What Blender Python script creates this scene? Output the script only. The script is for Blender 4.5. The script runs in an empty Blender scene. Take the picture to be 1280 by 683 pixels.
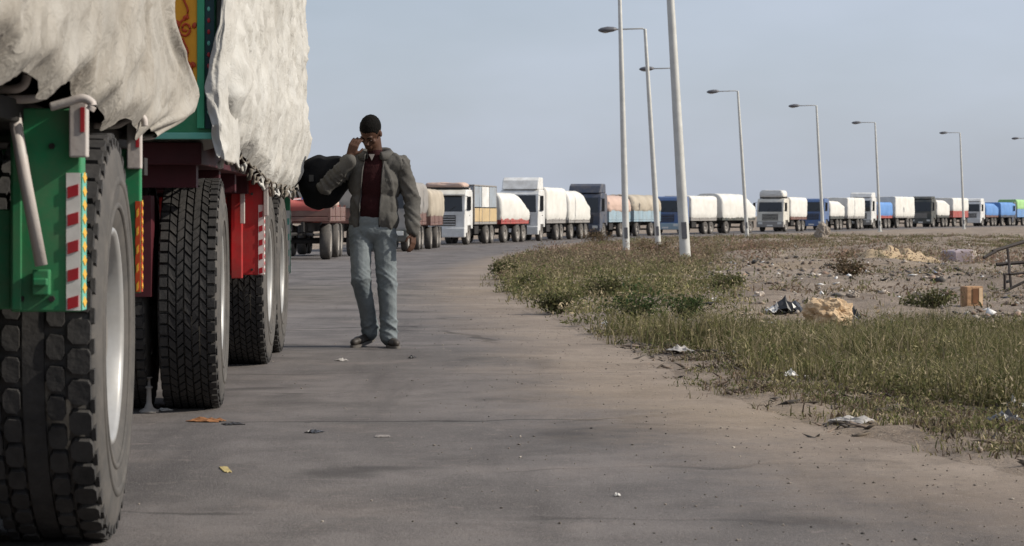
import bpy, bmesh, math, random
import numpy as np
from mathutils import Vector, Matrix, noise, Euler

S = bpy.context.scene
COL = S.collection
R = math.radians
random.seed(7)

# ------------------------------------------------------------------ camera
F = 2750.0                        # focal length in photograph pixels (1280 wide)
CAMH = 1.0
cd = bpy.data.cameras.new('camera'); cam = bpy.data.objects.new('camera', cd); COL.objects.link(cam)
cam.location = (0, 0, CAMH); cam.rotation_euler = (R(90), 0, 0)
cd.sensor_width = 36; cd.lens = 36 * F / 1280.0
cd.shift_y = -(341.5 - 270.0) / 1280.0
cd.clip_start = 0.1; cd.clip_end = 6000
cd.dof.use_dof = True; cd.dof.focus_distance = 15.5; cd.dof.aperture_fstop = 11.0
S.camera = cam

# ------------------------------------------------------------------ sky, sun, exposure
SUN_AZ, SUN_EL = 97.0, 33.0      # clockwise from the view direction, above the horizon
w = bpy.data.worlds.new('World'); S.world = w; w.use_nodes = True
nt = w.node_tree; nt.nodes.clear()
sky = nt.nodes.new('ShaderNodeTexSky'); sky.sky_type = 'NISHITA'; sky.sun_disc = False
sky.sun_elevation = R(SUN_EL); sky.sun_rotation = R(SUN_AZ)
sky.air_density = 1.0; sky.dust_density = 2.2; sky.ozone_density = 2.0; sky.altitude = 10
hz = nt.nodes.new('ShaderNodeMix'); hz.data_type = 'RGBA'; hz.inputs[0].default_value = 0.55
hz.inputs[7].default_value = (6.2, 6.85, 8.2, 1)          # thin high haze veil over the whole sky
bg = nt.nodes.new('ShaderNodeBackground'); bg.inputs[1].default_value = 0.085
wo = nt.nodes.new('ShaderNodeOutputWorld')
tcw = nt.nodes.new('ShaderNodeTexCoord'); mpw = nt.nodes.new('ShaderNodeMapping'); mpw.inputs['Scale'].default_value = (1.0, 1.0, 2.6)
cln = nt.nodes.new('ShaderNodeTexNoise'); cln.inputs['Scale'].default_value = 3.2; cln.inputs['Detail'].default_value = 5; cln.inputs['Roughness'].default_value = .5
clr = nt.nodes.new('ShaderNodeMapRange'); clr.inputs[1].default_value = .3; clr.inputs[2].default_value = .7; clr.inputs[3].default_value = .45; clr.inputs[4].default_value = .85   # uneven thin cloud veil
nt.links.new(tcw.outputs['Generated'], mpw.inputs['Vector']); nt.links.new(mpw.outputs[0], cln.inputs['Vector']); nt.links.new(cln.outputs[0], clr.inputs[0]); nt.links.new(clr.outputs[0], hz.inputs[0])
nt.links.new(sky.outputs[0], hz.inputs[6]); nt.links.new(hz.outputs[2], bg.inputs[0]); nt.links.new(bg.outputs[0], wo.inputs[0])
sd = bpy.data.lights.new('sun', 'SUN'); sun = bpy.data.objects.new('sun', sd); COL.objects.link(sun)
sd.energy = 4.0; sd.angle = R(0.6); sd.color = (1.0, 0.93, 0.82)
sv = Vector((math.sin(R(SUN_AZ)) * math.cos(R(SUN_EL)), math.cos(R(SUN_AZ)) * math.cos(R(SUN_EL)), math.sin(R(SUN_EL))))
sun.rotation_euler = (-sv).to_track_quat('-Z', 'Y').to_euler()
sun.location = (30, -20, 40)
S.view_settings.view_transform = 'Standard'; S.view_settings.look = 'None'
S.view_settings.exposure = 0.25; S.view_settings.gamma = 1.0; S.view_settings.use_curve_mapping = False

# ------------------------------------------------------------------ helpers
def tag(o, label=None, cat=None, group=None, kind=None):
    if label: o['label'] = label
    if cat: o['category'] = cat
    if group: o['group'] = group
    if kind: o['kind'] = kind
    return o

def empty(name, loc=(0, 0, 0), rz=0.0, parent=None):
    o = bpy.data.objects.new(name, None); COL.objects.link(o)
    o.location = loc; o.rotation_euler = (0, 0, rz); o.empty_display_size = 0.1
    if parent: o.parent = parent
    return o

def link_mesh(name, me, parent=None, loc=None, rz=0.0):
    o = bpy.data.objects.new(name, me); COL.objects.link(o)
    if parent: o.parent = parent
    if loc: o.location = loc
    if rz: o.rotation_euler = (0, 0, rz)
    return o

class MB:
    """collects simple shapes into one mesh"""
    def __init__(s): s.v = []; s.f = []; s.m = []
    def add(s, vs, fs, mi=0):
        b = len(s.v); s.v += [tuple(p) for p in vs]
        s.f += [tuple(b + i for i in q) for q in fs]; s.m += [mi] * len(fs); return s
    def box(s, x0, x1, y0, y1, z0, z1, mi=0, M=None):
        vs = [Vector((x, y, z)) for z in (z0, z1) for y in (y0, y1) for x in (x0, x1)]
        if M is not None: vs = [M @ p for p in vs]
        return s.add(vs, [(0, 2, 3, 1), (4, 5, 7, 6), (0, 1, 5, 4), (2, 6, 7, 3), (0, 4, 6, 2), (1, 3, 7, 5)], mi)
    def tube(s, pts, r, n=8, mi=0, cap=True):
        pts = [Vector(p) for p in pts]; k = len(pts); rs = r if isinstance(r, (list, tuple)) else [r] * k
        vs = []; fs = []
        for i, p in enumerate(pts):
            d = (pts[min(i + 1, k - 1)] - pts[max(i - 1, 0)]).normalized()
            a = d.cross(Vector((0, 0, 1)))
            if a.length < 0.05: a = d.cross(Vector((1, 0, 0)))
            a.normalize(); b = d.cross(a)
            for j in range(n):
                t = 2 * math.pi * j / n
                vs.append(p + (a * math.cos(t) + b * math.sin(t)) * rs[i])
        for i in range(k - 1):
            for j in range(n):
                j2 = (j + 1) % n
                fs.append((i * n + j, i * n + j2, (i + 1) * n + j2, (i + 1) * n + j))
        if cap: fs += [tuple(range(n))[::-1], tuple((k - 1) * n + j for j in range(n))]
        return s.add(vs, fs, mi)
    def lathe(s, prof, n=48, mi=0, c=(0, 0, 0)):          # profile (x, r) turned about the X axis
        vs = []; fs = []; k = len(prof)
        for j in range(n):
            t = 2 * math.pi * j / n
            for (x, r) in prof: vs.append((c[0] + x, c[1] + r * math.cos(t), c[2] + r * math.sin(t)))
        for j in range(n):
            j2 = (j + 1) % n
            for i in range(k - 1): fs.append((j * k + i, j * k + i + 1, j2 * k + i + 1, j2 * k + i))
        return s.add(vs, fs, mi)
    def prism(s, prof, x0, x1, mi=0):                     # profile (y, z) extruded along X
        k = len(prof); vs = [(x0, y, z) for y, z in prof] + [(x1, y, z) for y, z in prof]
        fs = [tuple(range(k)), tuple(range(2 * k - 1, k - 1, -1))]
        fs += [(i, k + i, k + (i + 1) % k, (i + 1) % k) for i in range(k)]
        return s.add(vs, fs, mi)
    def capsule(s, p0, r0, p1, r1, n=14, mi=0):
        p0, p1 = Vector(p0), Vector(p1); d = (p1 - p0); L = max(d.length, 1e-5); d = d / L
        pts = []; rs = []
        for a in (-85, -60, -30): pts.append(p0 + d * (r0 * math.sin(R(a)))); rs.append(r0 * math.cos(R(a)))
        pts.append(p0); rs.append(r0); pts.append(p1); rs.append(r1)
        for a in (30, 60, 85): pts.append(p1 + d * (r1 * math.sin(R(a)))); rs.append(r1 * math.cos(R(a)))
        # constant frame
        a = d.cross(Vector((0, 0, 1)))
        if a.length < 0.05: a = d.cross(Vector((1, 0, 0)))
        a.normalize(); b = d.cross(a); vs = []; fs = []
        for p, r in zip(pts, rs):
            for j in range(n):
                t = 2 * math.pi * j / n; vs.append(p + (a * math.cos(t) + b * math.sin(t)) * r)
        k = len(pts)
        for i in range(k - 1):
            for j in range(n):
                j2 = (j + 1) % n; fs.append((i * n + j, i * n + j2, (i + 1) * n + j2, (i + 1) * n + j))
        fs += [tuple(range(n))[::-1], tuple((k - 1) * n + j for j in range(n))]
        return s.add(vs, fs, mi)
    def ball(s, c, rad, rot=None, n=16, m=10, mi=0):
        c = Vector(c); vs = []; fs = []
        rm = Euler(rot).to_matrix() if rot else Matrix.Identity(3)
        for i in range(m + 1):
            ph = math.pi * (i / m) * 0.998 + 0.001
            for j in range(n):
                t = 2 * math.pi * j / n
                vs.append(c + rm @ Vector((rad[0] * math.sin(ph) * math.cos(t), rad[1] * math.sin(ph) * math.sin(t), rad[2] * math.cos(ph))))
        for i in range(m):
            for j in range(n):
                j2 = (j + 1) % n; fs.append((i * n + j, (i + 1) * n + j, (i + 1) * n + j2, i * n + j2))
        fs += [tuple(range(n)), tuple(m * n + j for j in range(n))[::-1]]
        return s.add(vs, fs, mi)
    def mesh(s, name, mats, smooth=False, fix=True):
        me = bpy.data.meshes.new(name); me.from_pydata(s.v, [], s.f)
        for m in (mats if isinstance(mats, (list, tuple)) else [mats]): me.materials.append(m)
        if max(s.m, default=0) > 0: me.polygons.foreach_set('material_index', s.m)
        if fix:
            bm = bmesh.new(); bm.from_mesh(me); bmesh.ops.recalc_face_normals(bm, faces=bm.faces); bm.to_mesh(me); bm.free()
        if smooth: me.polygons.foreach_set('use_smooth', [True] * len(me.polygons))
        me.update(); return me
    def build(s, name, mats, parent=None, smooth=False, bevel=0.0, loc=None, rz=0.0):
        o = link_mesh(name, s.mesh(name, mats, smooth), parent, loc, rz)
        if bevel:
            b = o.modifiers.new('bevel', 'BEVEL'); b.width = bevel; b.segments = 2; b.limit_method = 'ANGLE'; b.angle_limit = R(40)
        return o

def copy_tree(o, parent=None):
    c = o.copy(); COL.objects.link(c); c.parent = parent
    for ch in o.children: copy_tree(ch, c)
    return c

_mats = {}
def mat(name, col, rough=0.7, metal=0.0, var=0.18, vs=3.0, bump=0.0, bs=40.0, dust=None, damt=0.4, ds=2.0, spec=0.4, coat=0.0, coords='Object', detail=6.0):
    if name in _mats: return _mats[name]
    m = bpy.data.materials.new(name); m.use_nodes = True; _mats[name] = m
    t = m.node_tree; N = t.nodes; L = t.links; b = N['Principled BSDF']
    b.inputs['Roughness'].default_value = rough; b.inputs['Metallic'].default_value = metal
    b.inputs['Specular IOR Level'].default_value = spec
    if coat: b.inputs['Coat Weight'].default_value = coat
    tc = N.new('ShaderNodeTexCoord'); src = tc.outputs[coords]
    n1 = N.new('ShaderNodeTexNoise'); n1.inputs['Scale'].default_value = vs; n1.inputs['Detail'].default_value = detail; n1.inputs['Roughness'].default_value = 0.65
    L.new(src, n1.inputs['Vector'])
    mr = N.new('ShaderNodeMapRange'); mr.inputs[1].default_value = 0.32; mr.inputs[2].default_value = 0.68
    L.new(n1.outputs[0], mr.inputs[0])
    mx = N.new('ShaderNodeMix'); mx.data_type = 'RGBA'
    mx.inputs[6].default_value = tuple(c * (1 - var) for c in col) + (1,)
    mx.inputs[7].default_value = tuple(min(1, c * (1 + var)) for c in col) + (1,)
    L.new(mr.outputs[0], mx.inputs[0]); out = mx.outputs[2]
    if dust:
        n2 = N.new('ShaderNodeTexNoise'); n2.inputs['Scale'].default_value = ds; n2.inputs['Detail'].default_value = 8; n2.inputs['Roughness'].default_value = 0.7
        L.new(src, n2.inputs['Vector'])
        m2 = N.new('ShaderNodeMapRange'); m2.inputs[1].default_value = 0.35; m2.inputs[2].default_value = 0.7; m2.inputs[4].default_value = damt
        L.new(n2.outputs[0], m2.inputs[0])
        x2 = N.new('ShaderNodeMix'); x2.data_type = 'RGBA'; x2.inputs[7].default_value = tuple(dust) + (1,)
        L.new(out, x2.inputs[6]); L.new(m2.outputs[0], x2.inputs[0]); out = x2.outputs[2]
    L.new(out, b.inputs['Base Color'])
    if bump:
        n3 = N.new('ShaderNodeTexNoise'); n3.inputs['Scale'].default_value = bs; n3.inputs['Detail'].default_value = 5
        L.new(src, n3.inputs['Vector'])
        bp = N.new('ShaderNodeBump'); bp.inputs['Strength'].default_value = bump; bp.inputs['Distance'].default_value = 0.01
        L.new(n3.outputs[0], bp.inputs['Height']); L.new(bp.outputs[0], b.inputs['Normal'])
    return m

DUST = (0.24, 0.20, 0.15)

# numpy value noise
def vnoise(x, y, sc, seed=0):
    x = np.asarray(x, float) * sc; y = np.asarray(y, float) * sc
    xi = np.floor(x).astype(np.int64); yi = np.floor(y).astype(np.int64); fx = x - xi; fy = y - yi
    def h(a, b):
        n = (a * 374761393 + b * 668265263 + seed * 974634777) & 0x7fffffff
        n = ((n ^ (n >> 13)) * 1274126177) & 0x7fffffff
        return ((n ^ (n >> 16)) & 0xffff) / 65535.0
    u = fx * fx * (3 - 2 * fx); v = fy * fy * (3 - 2 * fy)
    return (h(xi, yi) * (1 - u) + h(xi + 1, yi) * u) * (1 - v) + (h(xi, yi + 1) * (1 - u) + h(xi + 1, yi + 1) * u) * v
def fbm(x, y, sc, seed=0, o=3):
    r = 0; a = 0.5; t = 0
    for i in range(o): r = r + a * vnoise(x, y, sc * 2 ** i, seed + i); t += a; a *= 0.5
    return r / t
def sstep(a, b, x):
    t = np.clip((np.asarray(x, float) - a) / (b - a), 0, 1); return t * t * (3 - 2 * t)

# ------------------------------------------------------------------ terrain functions
def gz(y):                                   # long gentle fall of the road, then a slow rise
    return -0.55 * sstep(18, 112, y) + 0.29 * sstep(130, 265, y)
XR = np.array([(-40, 5.5), (-6, 3.4), (4, 2.7), (8.3, 1.98), (8.9, 1.78), (10, 1.54), (11, 1.28), (12.5, 1.08), (14.9, .98), (17.2, .75), (20.4, .45), (23.9, .09),
               (32.4, -.33), (42, -.49), (55, -.3), (72, .2), (95, 1.5), (117, 3), (134, 6), (152, 11), (172, 18.5), (190, 27), (222, 41), (262, 62), (300, 84), (340, 108), (420, 150)])
def xr(y): return np.interp(y, XR[:, 0], XR[:, 1])
def field_z(x, y):
    x = np.asarray(x, float); y = np.asarray(y, float)
    e = x - xr(y) + (fbm(x, y, 1.7, 5) - 0.5) * 0.25
    on = sstep(-0.05, 0.9, e)
    z = gz(y) - 0.012 + 0.035 * sstep(-0.15, 0.25, e)
    z = z + sstep(-.25, .3, e) * (fbm(x, y, 6.5, 3, 2) - .5) * .045 * (1 - sstep(30, 45, y))
    z = z + on * ((fbm(x, y, 2.2, 1) - 0.42) * 0.10 + (fbm(x, y, 0.35, 9) - 0.45) * 0.22)
    far = sstep(2.0, 9.0, e) * sstep(18, 45, y) * (1 - sstep(150, 200, y))
    z = z + far * ((fbm(x, y, 0.16, 21) - 0.42) * 0.55 + (fbm(x, y, .9, 23) - .45) * .30)
    # long tan spoil bank in the waste ground
    z = z + 0.30 * np.exp(-((x - 13.6) / 3.6) ** 2 - ((y - 73) / 2.6) ** 2)
    under = (1 - sstep(-0.75, -0.12, e)) * sstep(-11.5, -10.9, x - xr(y))
    return z - under * (0.03 + 0.35 * sstep(30, 90, y))

def sheet(name, xs, ys, zf, m, edge=True):
    X, Y = np.meshgrid(xs, ys); Z = zf(X, Y); nx, ny = len(xs), len(ys)
    co = np.stack([X, Y, Z], -1).reshape(-1, 3)
    i = np.arange((nx - 1) * (ny - 1)); r = i // (nx - 1); c = i % (nx - 1); a = r * nx + c
    fs = np.stack([a, a + 1, a + nx + 1, a + nx], -1)
    return np_mesh(name, co, fs, m, {'edge': (X - xr(Y)).reshape(-1)})

def np_mesh(name, co, fs, m, attrs=None, smooth=True, cols=None):
    me = bpy.data.meshes.new(name); k = fs.shape[1]
    me.vertices.add(len(co)); me.vertices.foreach_set('co', co.astype(np.float32).ravel())
    me.loops.add(fs.size); me.loops.foreach_set('vertex_index', fs.astype(np.int32).ravel())
    me.polygons.add(len(fs)); me.polygons.foreach_set('loop_start', np.arange(0, fs.size, k, dtype=np.int32))
    me.polygons.foreach_set('loop_total', np.full(len(fs), k, np.int32))
    me.update(calc_edges=True)
    if attrs:
        for nme, val in attrs.items():
            at = me.attributes.new(nme, 'FLOAT', 'POINT'); at.data.foreach_set('value', val.astype(np.float32))
    if cols is not None:
        at = me.attributes.new('tint', 'FLOAT_COLOR', 'POINT'); c4 = np.ones((len(co), 4), np.float32); c4[:, :3] = cols
        at.data.foreach_set('color', c4.ravel())
    if smooth: me.polygons.foreach_set('use_smooth', [True] * len(fs))
    me.materials.append(m); me.validate(); me.update()
    return me

# ------------------------------------------------------------------ ground materials
def ground_material(name, road):
    m = bpy.data.materials.new(name); m.use_nodes = True; t = m.node_tree; N = t.nodes; L = t.links; b = N['Principled BSDF']
    b.inputs['Roughness'].default_value = 0.9; b.inputs['Specular IOR Level'].default_value = 0.25
    tc = N.new('ShaderNodeTexCoord'); P = tc.outputs['Object']
    def noi(sc, det=6, ro=0.6, vec=None, dist=0.0):
        n = N.new('ShaderNodeTexNoise'); n.inputs['Scale'].default_value = sc; n.inputs['Detail'].default_value = det
        n.inputs['Roughness'].default_value = ro; n.inputs['Distortion'].default_value = dist; L.new(vec or P, n.inputs['Vector']); return n.outputs[0]
    def rng(v, a, bb, c=0.0, d=1.0):
        n = N.new('ShaderNodeMapRange'); n.interpolation_type = 'SMOOTHSTEP'
        for i, q in enumerate((a, bb, c, d)): n.inputs[i + 1].default_value = q
        L.new(v, n.inputs[0]); return n.outputs[0]
    def mix(f, a, bb, mode='MIX'):
        n = N.new('ShaderNodeMix'); n.data_type = 'RGBA'; n.blend_type = mode
        for i, q in ((0, f), (6, a), (7, bb)):
            if isinstance(q, (int, float)): n.inputs[i].default_value = q
            elif isinstance(q, tuple): n.inputs[i].default_value = q + (1,)
            else: L.new(q, n.inputs[i])
        return n.outputs[2]
    def math_(op, a, bb):
        n = N.new('ShaderNodeMath'); n.operation = op
        for i, q in ((0, a), (1, bb)):
            if isinstance(q, (int, float)): n.inputs[i].default_value = q
            else: L.new(q, n.inputs[i])
        return n.outputs[0]
    # dry earth
    earth = mix(rng(noi(0.5, 8, .7), .35, .65), (0.19, 0.148, 0.114), (0.295, 0.238, 0.187))
    earth = mix(rng(noi(3.0, 6, .7), .45, .75, 0, .6), earth, (0.115, 0.088, 0.062))
    earth = mix(rng(noi(0.13, 4, .6), .5, .68, 0, .6), earth, (0.27, 0.205, 0.135))
    earth = mix(rng(noi(22, 3, .7), .55, .7, 0, .55), earth, (0.10, 0.08, 0.065))
    earth = mix(rng(noi(35, 2, .6), .62, .72, 0, .6), earth, (0.36, 0.31, 0.245))
    bh = math_('ADD', noi(30, 6, .75), math_('MULTIPLY', noi(5, 5, .7), 2.0))
    col = earth
    if road:
        at = N.new('ShaderNodeAttribute'); at.attribute_name = 'edge'; e = at.outputs['Fac']
        # streaks along the driving direction
        mp = N.new('ShaderNodeMapping'); mp.inputs['Scale'].default_value = (1.0, 0.12, 1.0); L.new(P, mp.inputs['Vector']); st = mp.outputs[0]
        asp = mix(rng(noi(0.55, 7, .65), .33, .67), (0.108, 0.097, 0.092), (0.175, 0.156, 0.147))
        asp = mix(rng(noi(1.6, 5, .6, st), .48, .72, 0, .8), asp, (0.066, 0.058, 0.056))
        asp = mix(rng(noi(0.9, 4, .6), .55, .72, 0, .5), asp, (0.215, 0.182, 0.162))
        asp = mix(rng(noi(3.5, 6, .75), .42, .66, 0, .55), asp, (0.066, 0.059, 0.057))
        asp = mix(rng(noi(7.0, 6, .8), .52, .70, 0, .55), asp, (0.24, 0.205, 0.185))
        asp = mix(rng(noi(160, 2, .6), .55, .72, 0, .65), asp, (0.27, 0.25, 0.225))      # aggregate
        asp = mix(rng(noi(120, 2, .6), .58, .7, 0, .6), asp, (0.04, 0.037, 0.036))
        # stains
        asp = mix(rng(noi(0.8, 3, .5, None, .6), .56, .72, 0, .75), asp, (0.05, 0.045, 0.043))
        # fine cracks
        vo = N.new('ShaderNodeTexVoronoi'); vo.feature = 'DISTANCE_TO_EDGE'; vo.inputs['Scale'].default_value = 0.55
        mp2 = N.new('ShaderNodeMapping'); mp2.inputs['Scale'].default_value = (0.35, 1.0, 1.0)
        wn = N.new('ShaderNodeTexNoise'); wn.inputs['Scale'].default_value = 1.5; wn.inputs['Detail'].default_value = 6; L.new(P, wn.inputs['Vector'])
        va = N.new('ShaderNodeVectorMath'); va.operation = 'MULTIPLY_ADD'; L.new(wn.outputs['Color'], va.inputs[0]); va.inputs[1].default_value = (.5, .5, .5); L.new(P, va.inputs[2])
        L.new(va.outputs[0], mp2.inputs['Vector']); L.new(mp2.outputs[0], vo.inputs['Vector'])
        ck = math_('MULTIPLY', rng(vo.outputs['Distance'], .004, .016, 1, 0), rng(noi(.35, 3), .45, .6))
        asp = mix(math_('MULTIPLY', ck, .75), asp, (0.03, 0.027, 0.025))
        es = math_('ADD', e, math_('MULTIPLY', math_('SUBTRACT', noi(1.1, 8, .7), .5), 1.6))
        es = math_('ADD', es, math_('MULTIPLY', math_('SUBTRACT', noi(9, 5, .7), .5), .7))
        sand = rng(es, -1.5, -.1, 0, .85)
        col = mix(sand, asp, earth)
        bh = math_('ADD', noi(140, 3, .7), math_('MULTIPLY', math_('ADD', noi(18, 5, .7), math_('MULTIPLY', ck, -2.0)), .8))
    L.new(col, b.inputs['Base Color'])
    bp = N.new('ShaderNodeBump'); bp.inputs['Strength'].default_value = 0.45 if road else 0.8; bp.inputs['Distance'].default_value = 0.012 if road else 0.03
    L.new(bh, bp.inputs['Height']); L.new(bp.outputs[0], b.inputs['Normal'])
    return m
M_ROAD = ground_material('dusty_asphalt', True); M_EARTH = ground_material('dry_earth', False)

xs = np.unique(np.round(np.concatenate([np.linspace(-3000, -60, 12), np.arange(-60, -4, 4.0), np.arange(-4, -1.2, .4), np.arange(-1.2, 9, .1), np.arange(9, 30, .5), np.arange(30, 130, 3.0), np.linspace(130, 3000, 14)]), 3))
ys = np.unique(np.round(np.concatenate([np.linspace(-400, -10, 8), np.arange(-10, 6, 1.0), np.arange(6, 34, .12), np.arange(34, 70, .4), np.arange(70, 130, 1.5), np.arange(130, 360, 5.0), np.linspace(360, 5000, 16)]), 3))
tag(link_mesh('ground', sheet('ground', xs, ys, field_z, M_EARTH)), kind='structure')
# road strip
ry = np.unique(np.concatenate([np.arange(-30, 60, .5), np.arange(60, 420, 2.0)]))
ru = np.concatenate([np.linspace(-11, -3, 6), np.linspace(-2.6, .6, 17)])
RU, RY = np.meshgrid(ru, ry); RX = xr(RY) + RU
co = np.stack([RX, RY, gz(RY) + 0.004 - 0.02 * sstep(0.0, .5, RU)], -1).reshape(-1, 3)
nx, ny = len(ru), len(ry); i = np.arange((nx - 1) * (ny - 1)); a = (i // (nx - 1)) * nx + i % (nx - 1)
tag(link_mesh('road', np_mesh('road', co, np.stack([a, a + 1, a + nx + 1, a + nx], -1), M_ROAD, {'edge': RU.reshape(-1)})), kind='structure')

# ------------------------------------------------------------------ materials of things
def canvas(name, col, grime, amt):
    m = mat(name, col, .92, var=.14, vs=1.6, bump=.0, dust=grime, damt=amt, ds=3.2, spec=.12)
    t = m.node_tree; N = t.nodes; L = t.links; b = N['Principled BSDF']; tc = N.new('ShaderNodeTexCoord')
    mp = N.new('ShaderNodeMapping'); mp.inputs['Scale'].default_value = (1.0, 1.0, .35); L.new(tc.outputs['Object'], mp.inputs['Vector'])
    st = N.new('ShaderNodeTexNoise'); st.inputs['Scale'].default_value = 9; st.inputs['Detail'].default_value = 9; st.inputs['Roughness'].default_value = .75; L.new(mp.outputs[0], st.inputs['Vector'])
    rr = N.new('ShaderNodeMapRange'); rr.inputs[1].default_value = .50; rr.inputs[2].default_value = .72; rr.inputs[4].default_value = .40; L.new(st.outputs[0], rr.inputs[0])
    src = b.inputs['Base Color'].links[0].from_socket; mx = N.new('ShaderNodeMix'); mx.data_type = 'RGBA'; mx.inputs[7].default_value = tuple(c * .55 for c in grime) + (1,)
    L.new(rr.outputs[0], mx.inputs[0]); L.new(src, mx.inputs[6]); L.new(mx.outputs[2], b.inputs['Base Color'])
    h = None
    for sc, wgt, dis in ((7, 1.0, 1.6), (17, .5, 1.0), (120, .10, 0)):
        n = N.new('ShaderNodeTexNoise'); n.inputs['Scale'].default_value = sc; n.inputs['Detail'].default_value = 4; n.inputs['Distortion'].default_value = dis; L.new(tc.outputs['Object'], n.inputs['Vector'])
        s1 = N.new('ShaderNodeMath'); s1.operation = 'SUBTRACT'; L.new(n.outputs[0], s1.inputs[0]); s1.inputs[1].default_value = .5
        s2 = N.new('ShaderNodeMath'); s2.operation = 'ABSOLUTE'; L.new(s1.outputs[0], s2.inputs[0])
        s3 = N.new('ShaderNodeMath'); s3.operation = 'MULTIPLY_ADD'; L.new(s2.outputs[0], s3.inputs[0]); s3.inputs[1].default_value = -wgt
        if h: L.new(h, s3.inputs[2])
        h = s3.outputs[0]
    bp = N.new('ShaderNodeBump'); bp.inputs['Strength'].default_value = .7; bp.inputs['Distance'].default_value = .018; L.new(h, bp.inputs['Height']); L.new(bp.outputs[0], b.inputs['Normal'])
    return m
M_CANVAS = canvas('tarp_canvas', (0.385, 0.365, 0.33), (0.235, 0.205, 0.165), .7)
M_CANVASB = canvas('tarp_canvas_pale', (0.50, 0.49, 0.46), (0.29, 0.265, 0.225), .6)
M_GREEN = mat('green_paint', (0.012, 0.21, 0.080), .48, var=.12, vs=3, bump=.12, bs=14, dust=(.17, .13, .09), damt=.38, ds=9)
M_GREEN2 = mat('green_board_paint', (0.018, 0.20, 0.085), .5, var=.15, vs=3, bump=.06, bs=25, dust=DUST, damt=.2, ds=6)
M_RED = mat('red_paint', (0.36, 0.016, 0.018), .5, var=.25, vs=5, dust=(.16, .10, .075), damt=.4, ds=9)
M_MAROON = mat('maroon_chassis', (0.055, 0.004, 0.009), .6, var=.25, vs=4, dust=(.05, .03, .027), damt=.2, ds=5)
M_STEEL = mat('worn_white_tube', (0.50, 0.47, 0.44), .5, var=.15, vs=9, dust=(.22, .13, .09), damt=.45, ds=9, bump=.1, bs=60)
M_DARK = mat('black_underbody', (0.012, 0.011, 0.010), .8, var=.3, vs=6, dust=(.06, .05, .045), damt=.3)
M_TREAD = mat('tyre_tread_rubber', (0.024, 0.023, 0.023), .8, var=.3, vs=8, bump=.25, bs=60, dust=(.065, .060, .055), damt=.7, ds=10, spec=.3)
M_SIDE = mat('dusty_tyre_sidewall', (0.058, 0.055, 0.052), .82, var=.2, vs=5, bump=.15, bs=50, dust=(.12, .108, .096), damt=.8, ds=7, spec=.3)
M_RIM = mat('silver_wheel_rim', (0.36, 0.36, 0.355), .45, metal=.3, var=.15, vs=7, dust=(.28, .25, .21), damt=.35, ds=8)
M_WHITE = mat('white_reflective', (0.72, 0.70, 0.66), .45, var=.1, vs=15, dust=DUST, damt=.25, ds=14)
M_REDREF = mat('red_reflective', (0.36, 0.012, 0.022), .4, var=.12, vs=15, dust=DUST, damt=.12, ds=14)
M_YELLOW = mat('yellow_paint', (0.72, 0.40, 0.035), .5, var=.12, vs=9, dust=DUST, damt=.2, ds=9)
M_ORANGE = mat('orange_paint', (0.68, 0.20, 0.015), .5, var=.14, vs=9)
M_DEEPOR = mat('red_orange_paint', (0.46, 0.055, 0.012), .5, var=.1, vs=9)
M_TEAL = mat('teal_paint', (0.12, 0.42, 0.33), .5, var=.12, vs=9, dust=DUST, damt=.2, ds=9)
M_ROPE = mat('grey_rope', (0.15, 0.13, 0.105), .95, var=.25, vs=20, bump=.5, bs=120)

# ------------------------------------------------------------------ wheels
def tread(mb, rows, npitch, r0, r1, kind='hex', mi=0):
    """raised blocks; rows: (x0, x1, phase, skew, gapfrac)"""
    for (x0, x1, ph, skew, gap) in rows:
        da = 2 * math.pi / npitch; half = da * (1 - gap) / 2
        for k in range(npitch):
            a = (k + ph) * da
            jit = random.uniform(-.04, .04) * da
            xm = (x0 + x1) / 2; w = (x1 - x0)
            if kind == 'hex':
                pl = [(x0, -.55), (x0 + .2 * w, -1), (x1 - .12 * w, -.92), (x1, -.6), (x1, .62), (x1 - .16 * w, 1), (x0 + .22 * w, .95), (x0, .5)]
            else:
                pl = [(x0, -1), (x1, -1), (x1, 1), (x0, 1)]
            bot = []; top = []
            for (x, s) in pl:
                an = a + jit + s * half + skew * (x - xm) / r1
                bot.append((x, r0 * math.cos(an), r0 * math.sin(an)))
                xt = xm + (x - xm) * .95; an2 = a + jit + s * half * .93 + skew * (x - xm) / r1
                top.append((xt, r1 * math.cos(an2), r1 * math.sin(an2)))
            n = len(pl)
            mb.add(bot + top, [tuple(range(n, 2 * n))] + [(i, (i + 1) % n, n + (i + 1) % n, n + i) for i in range(n)], mi)

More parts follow.
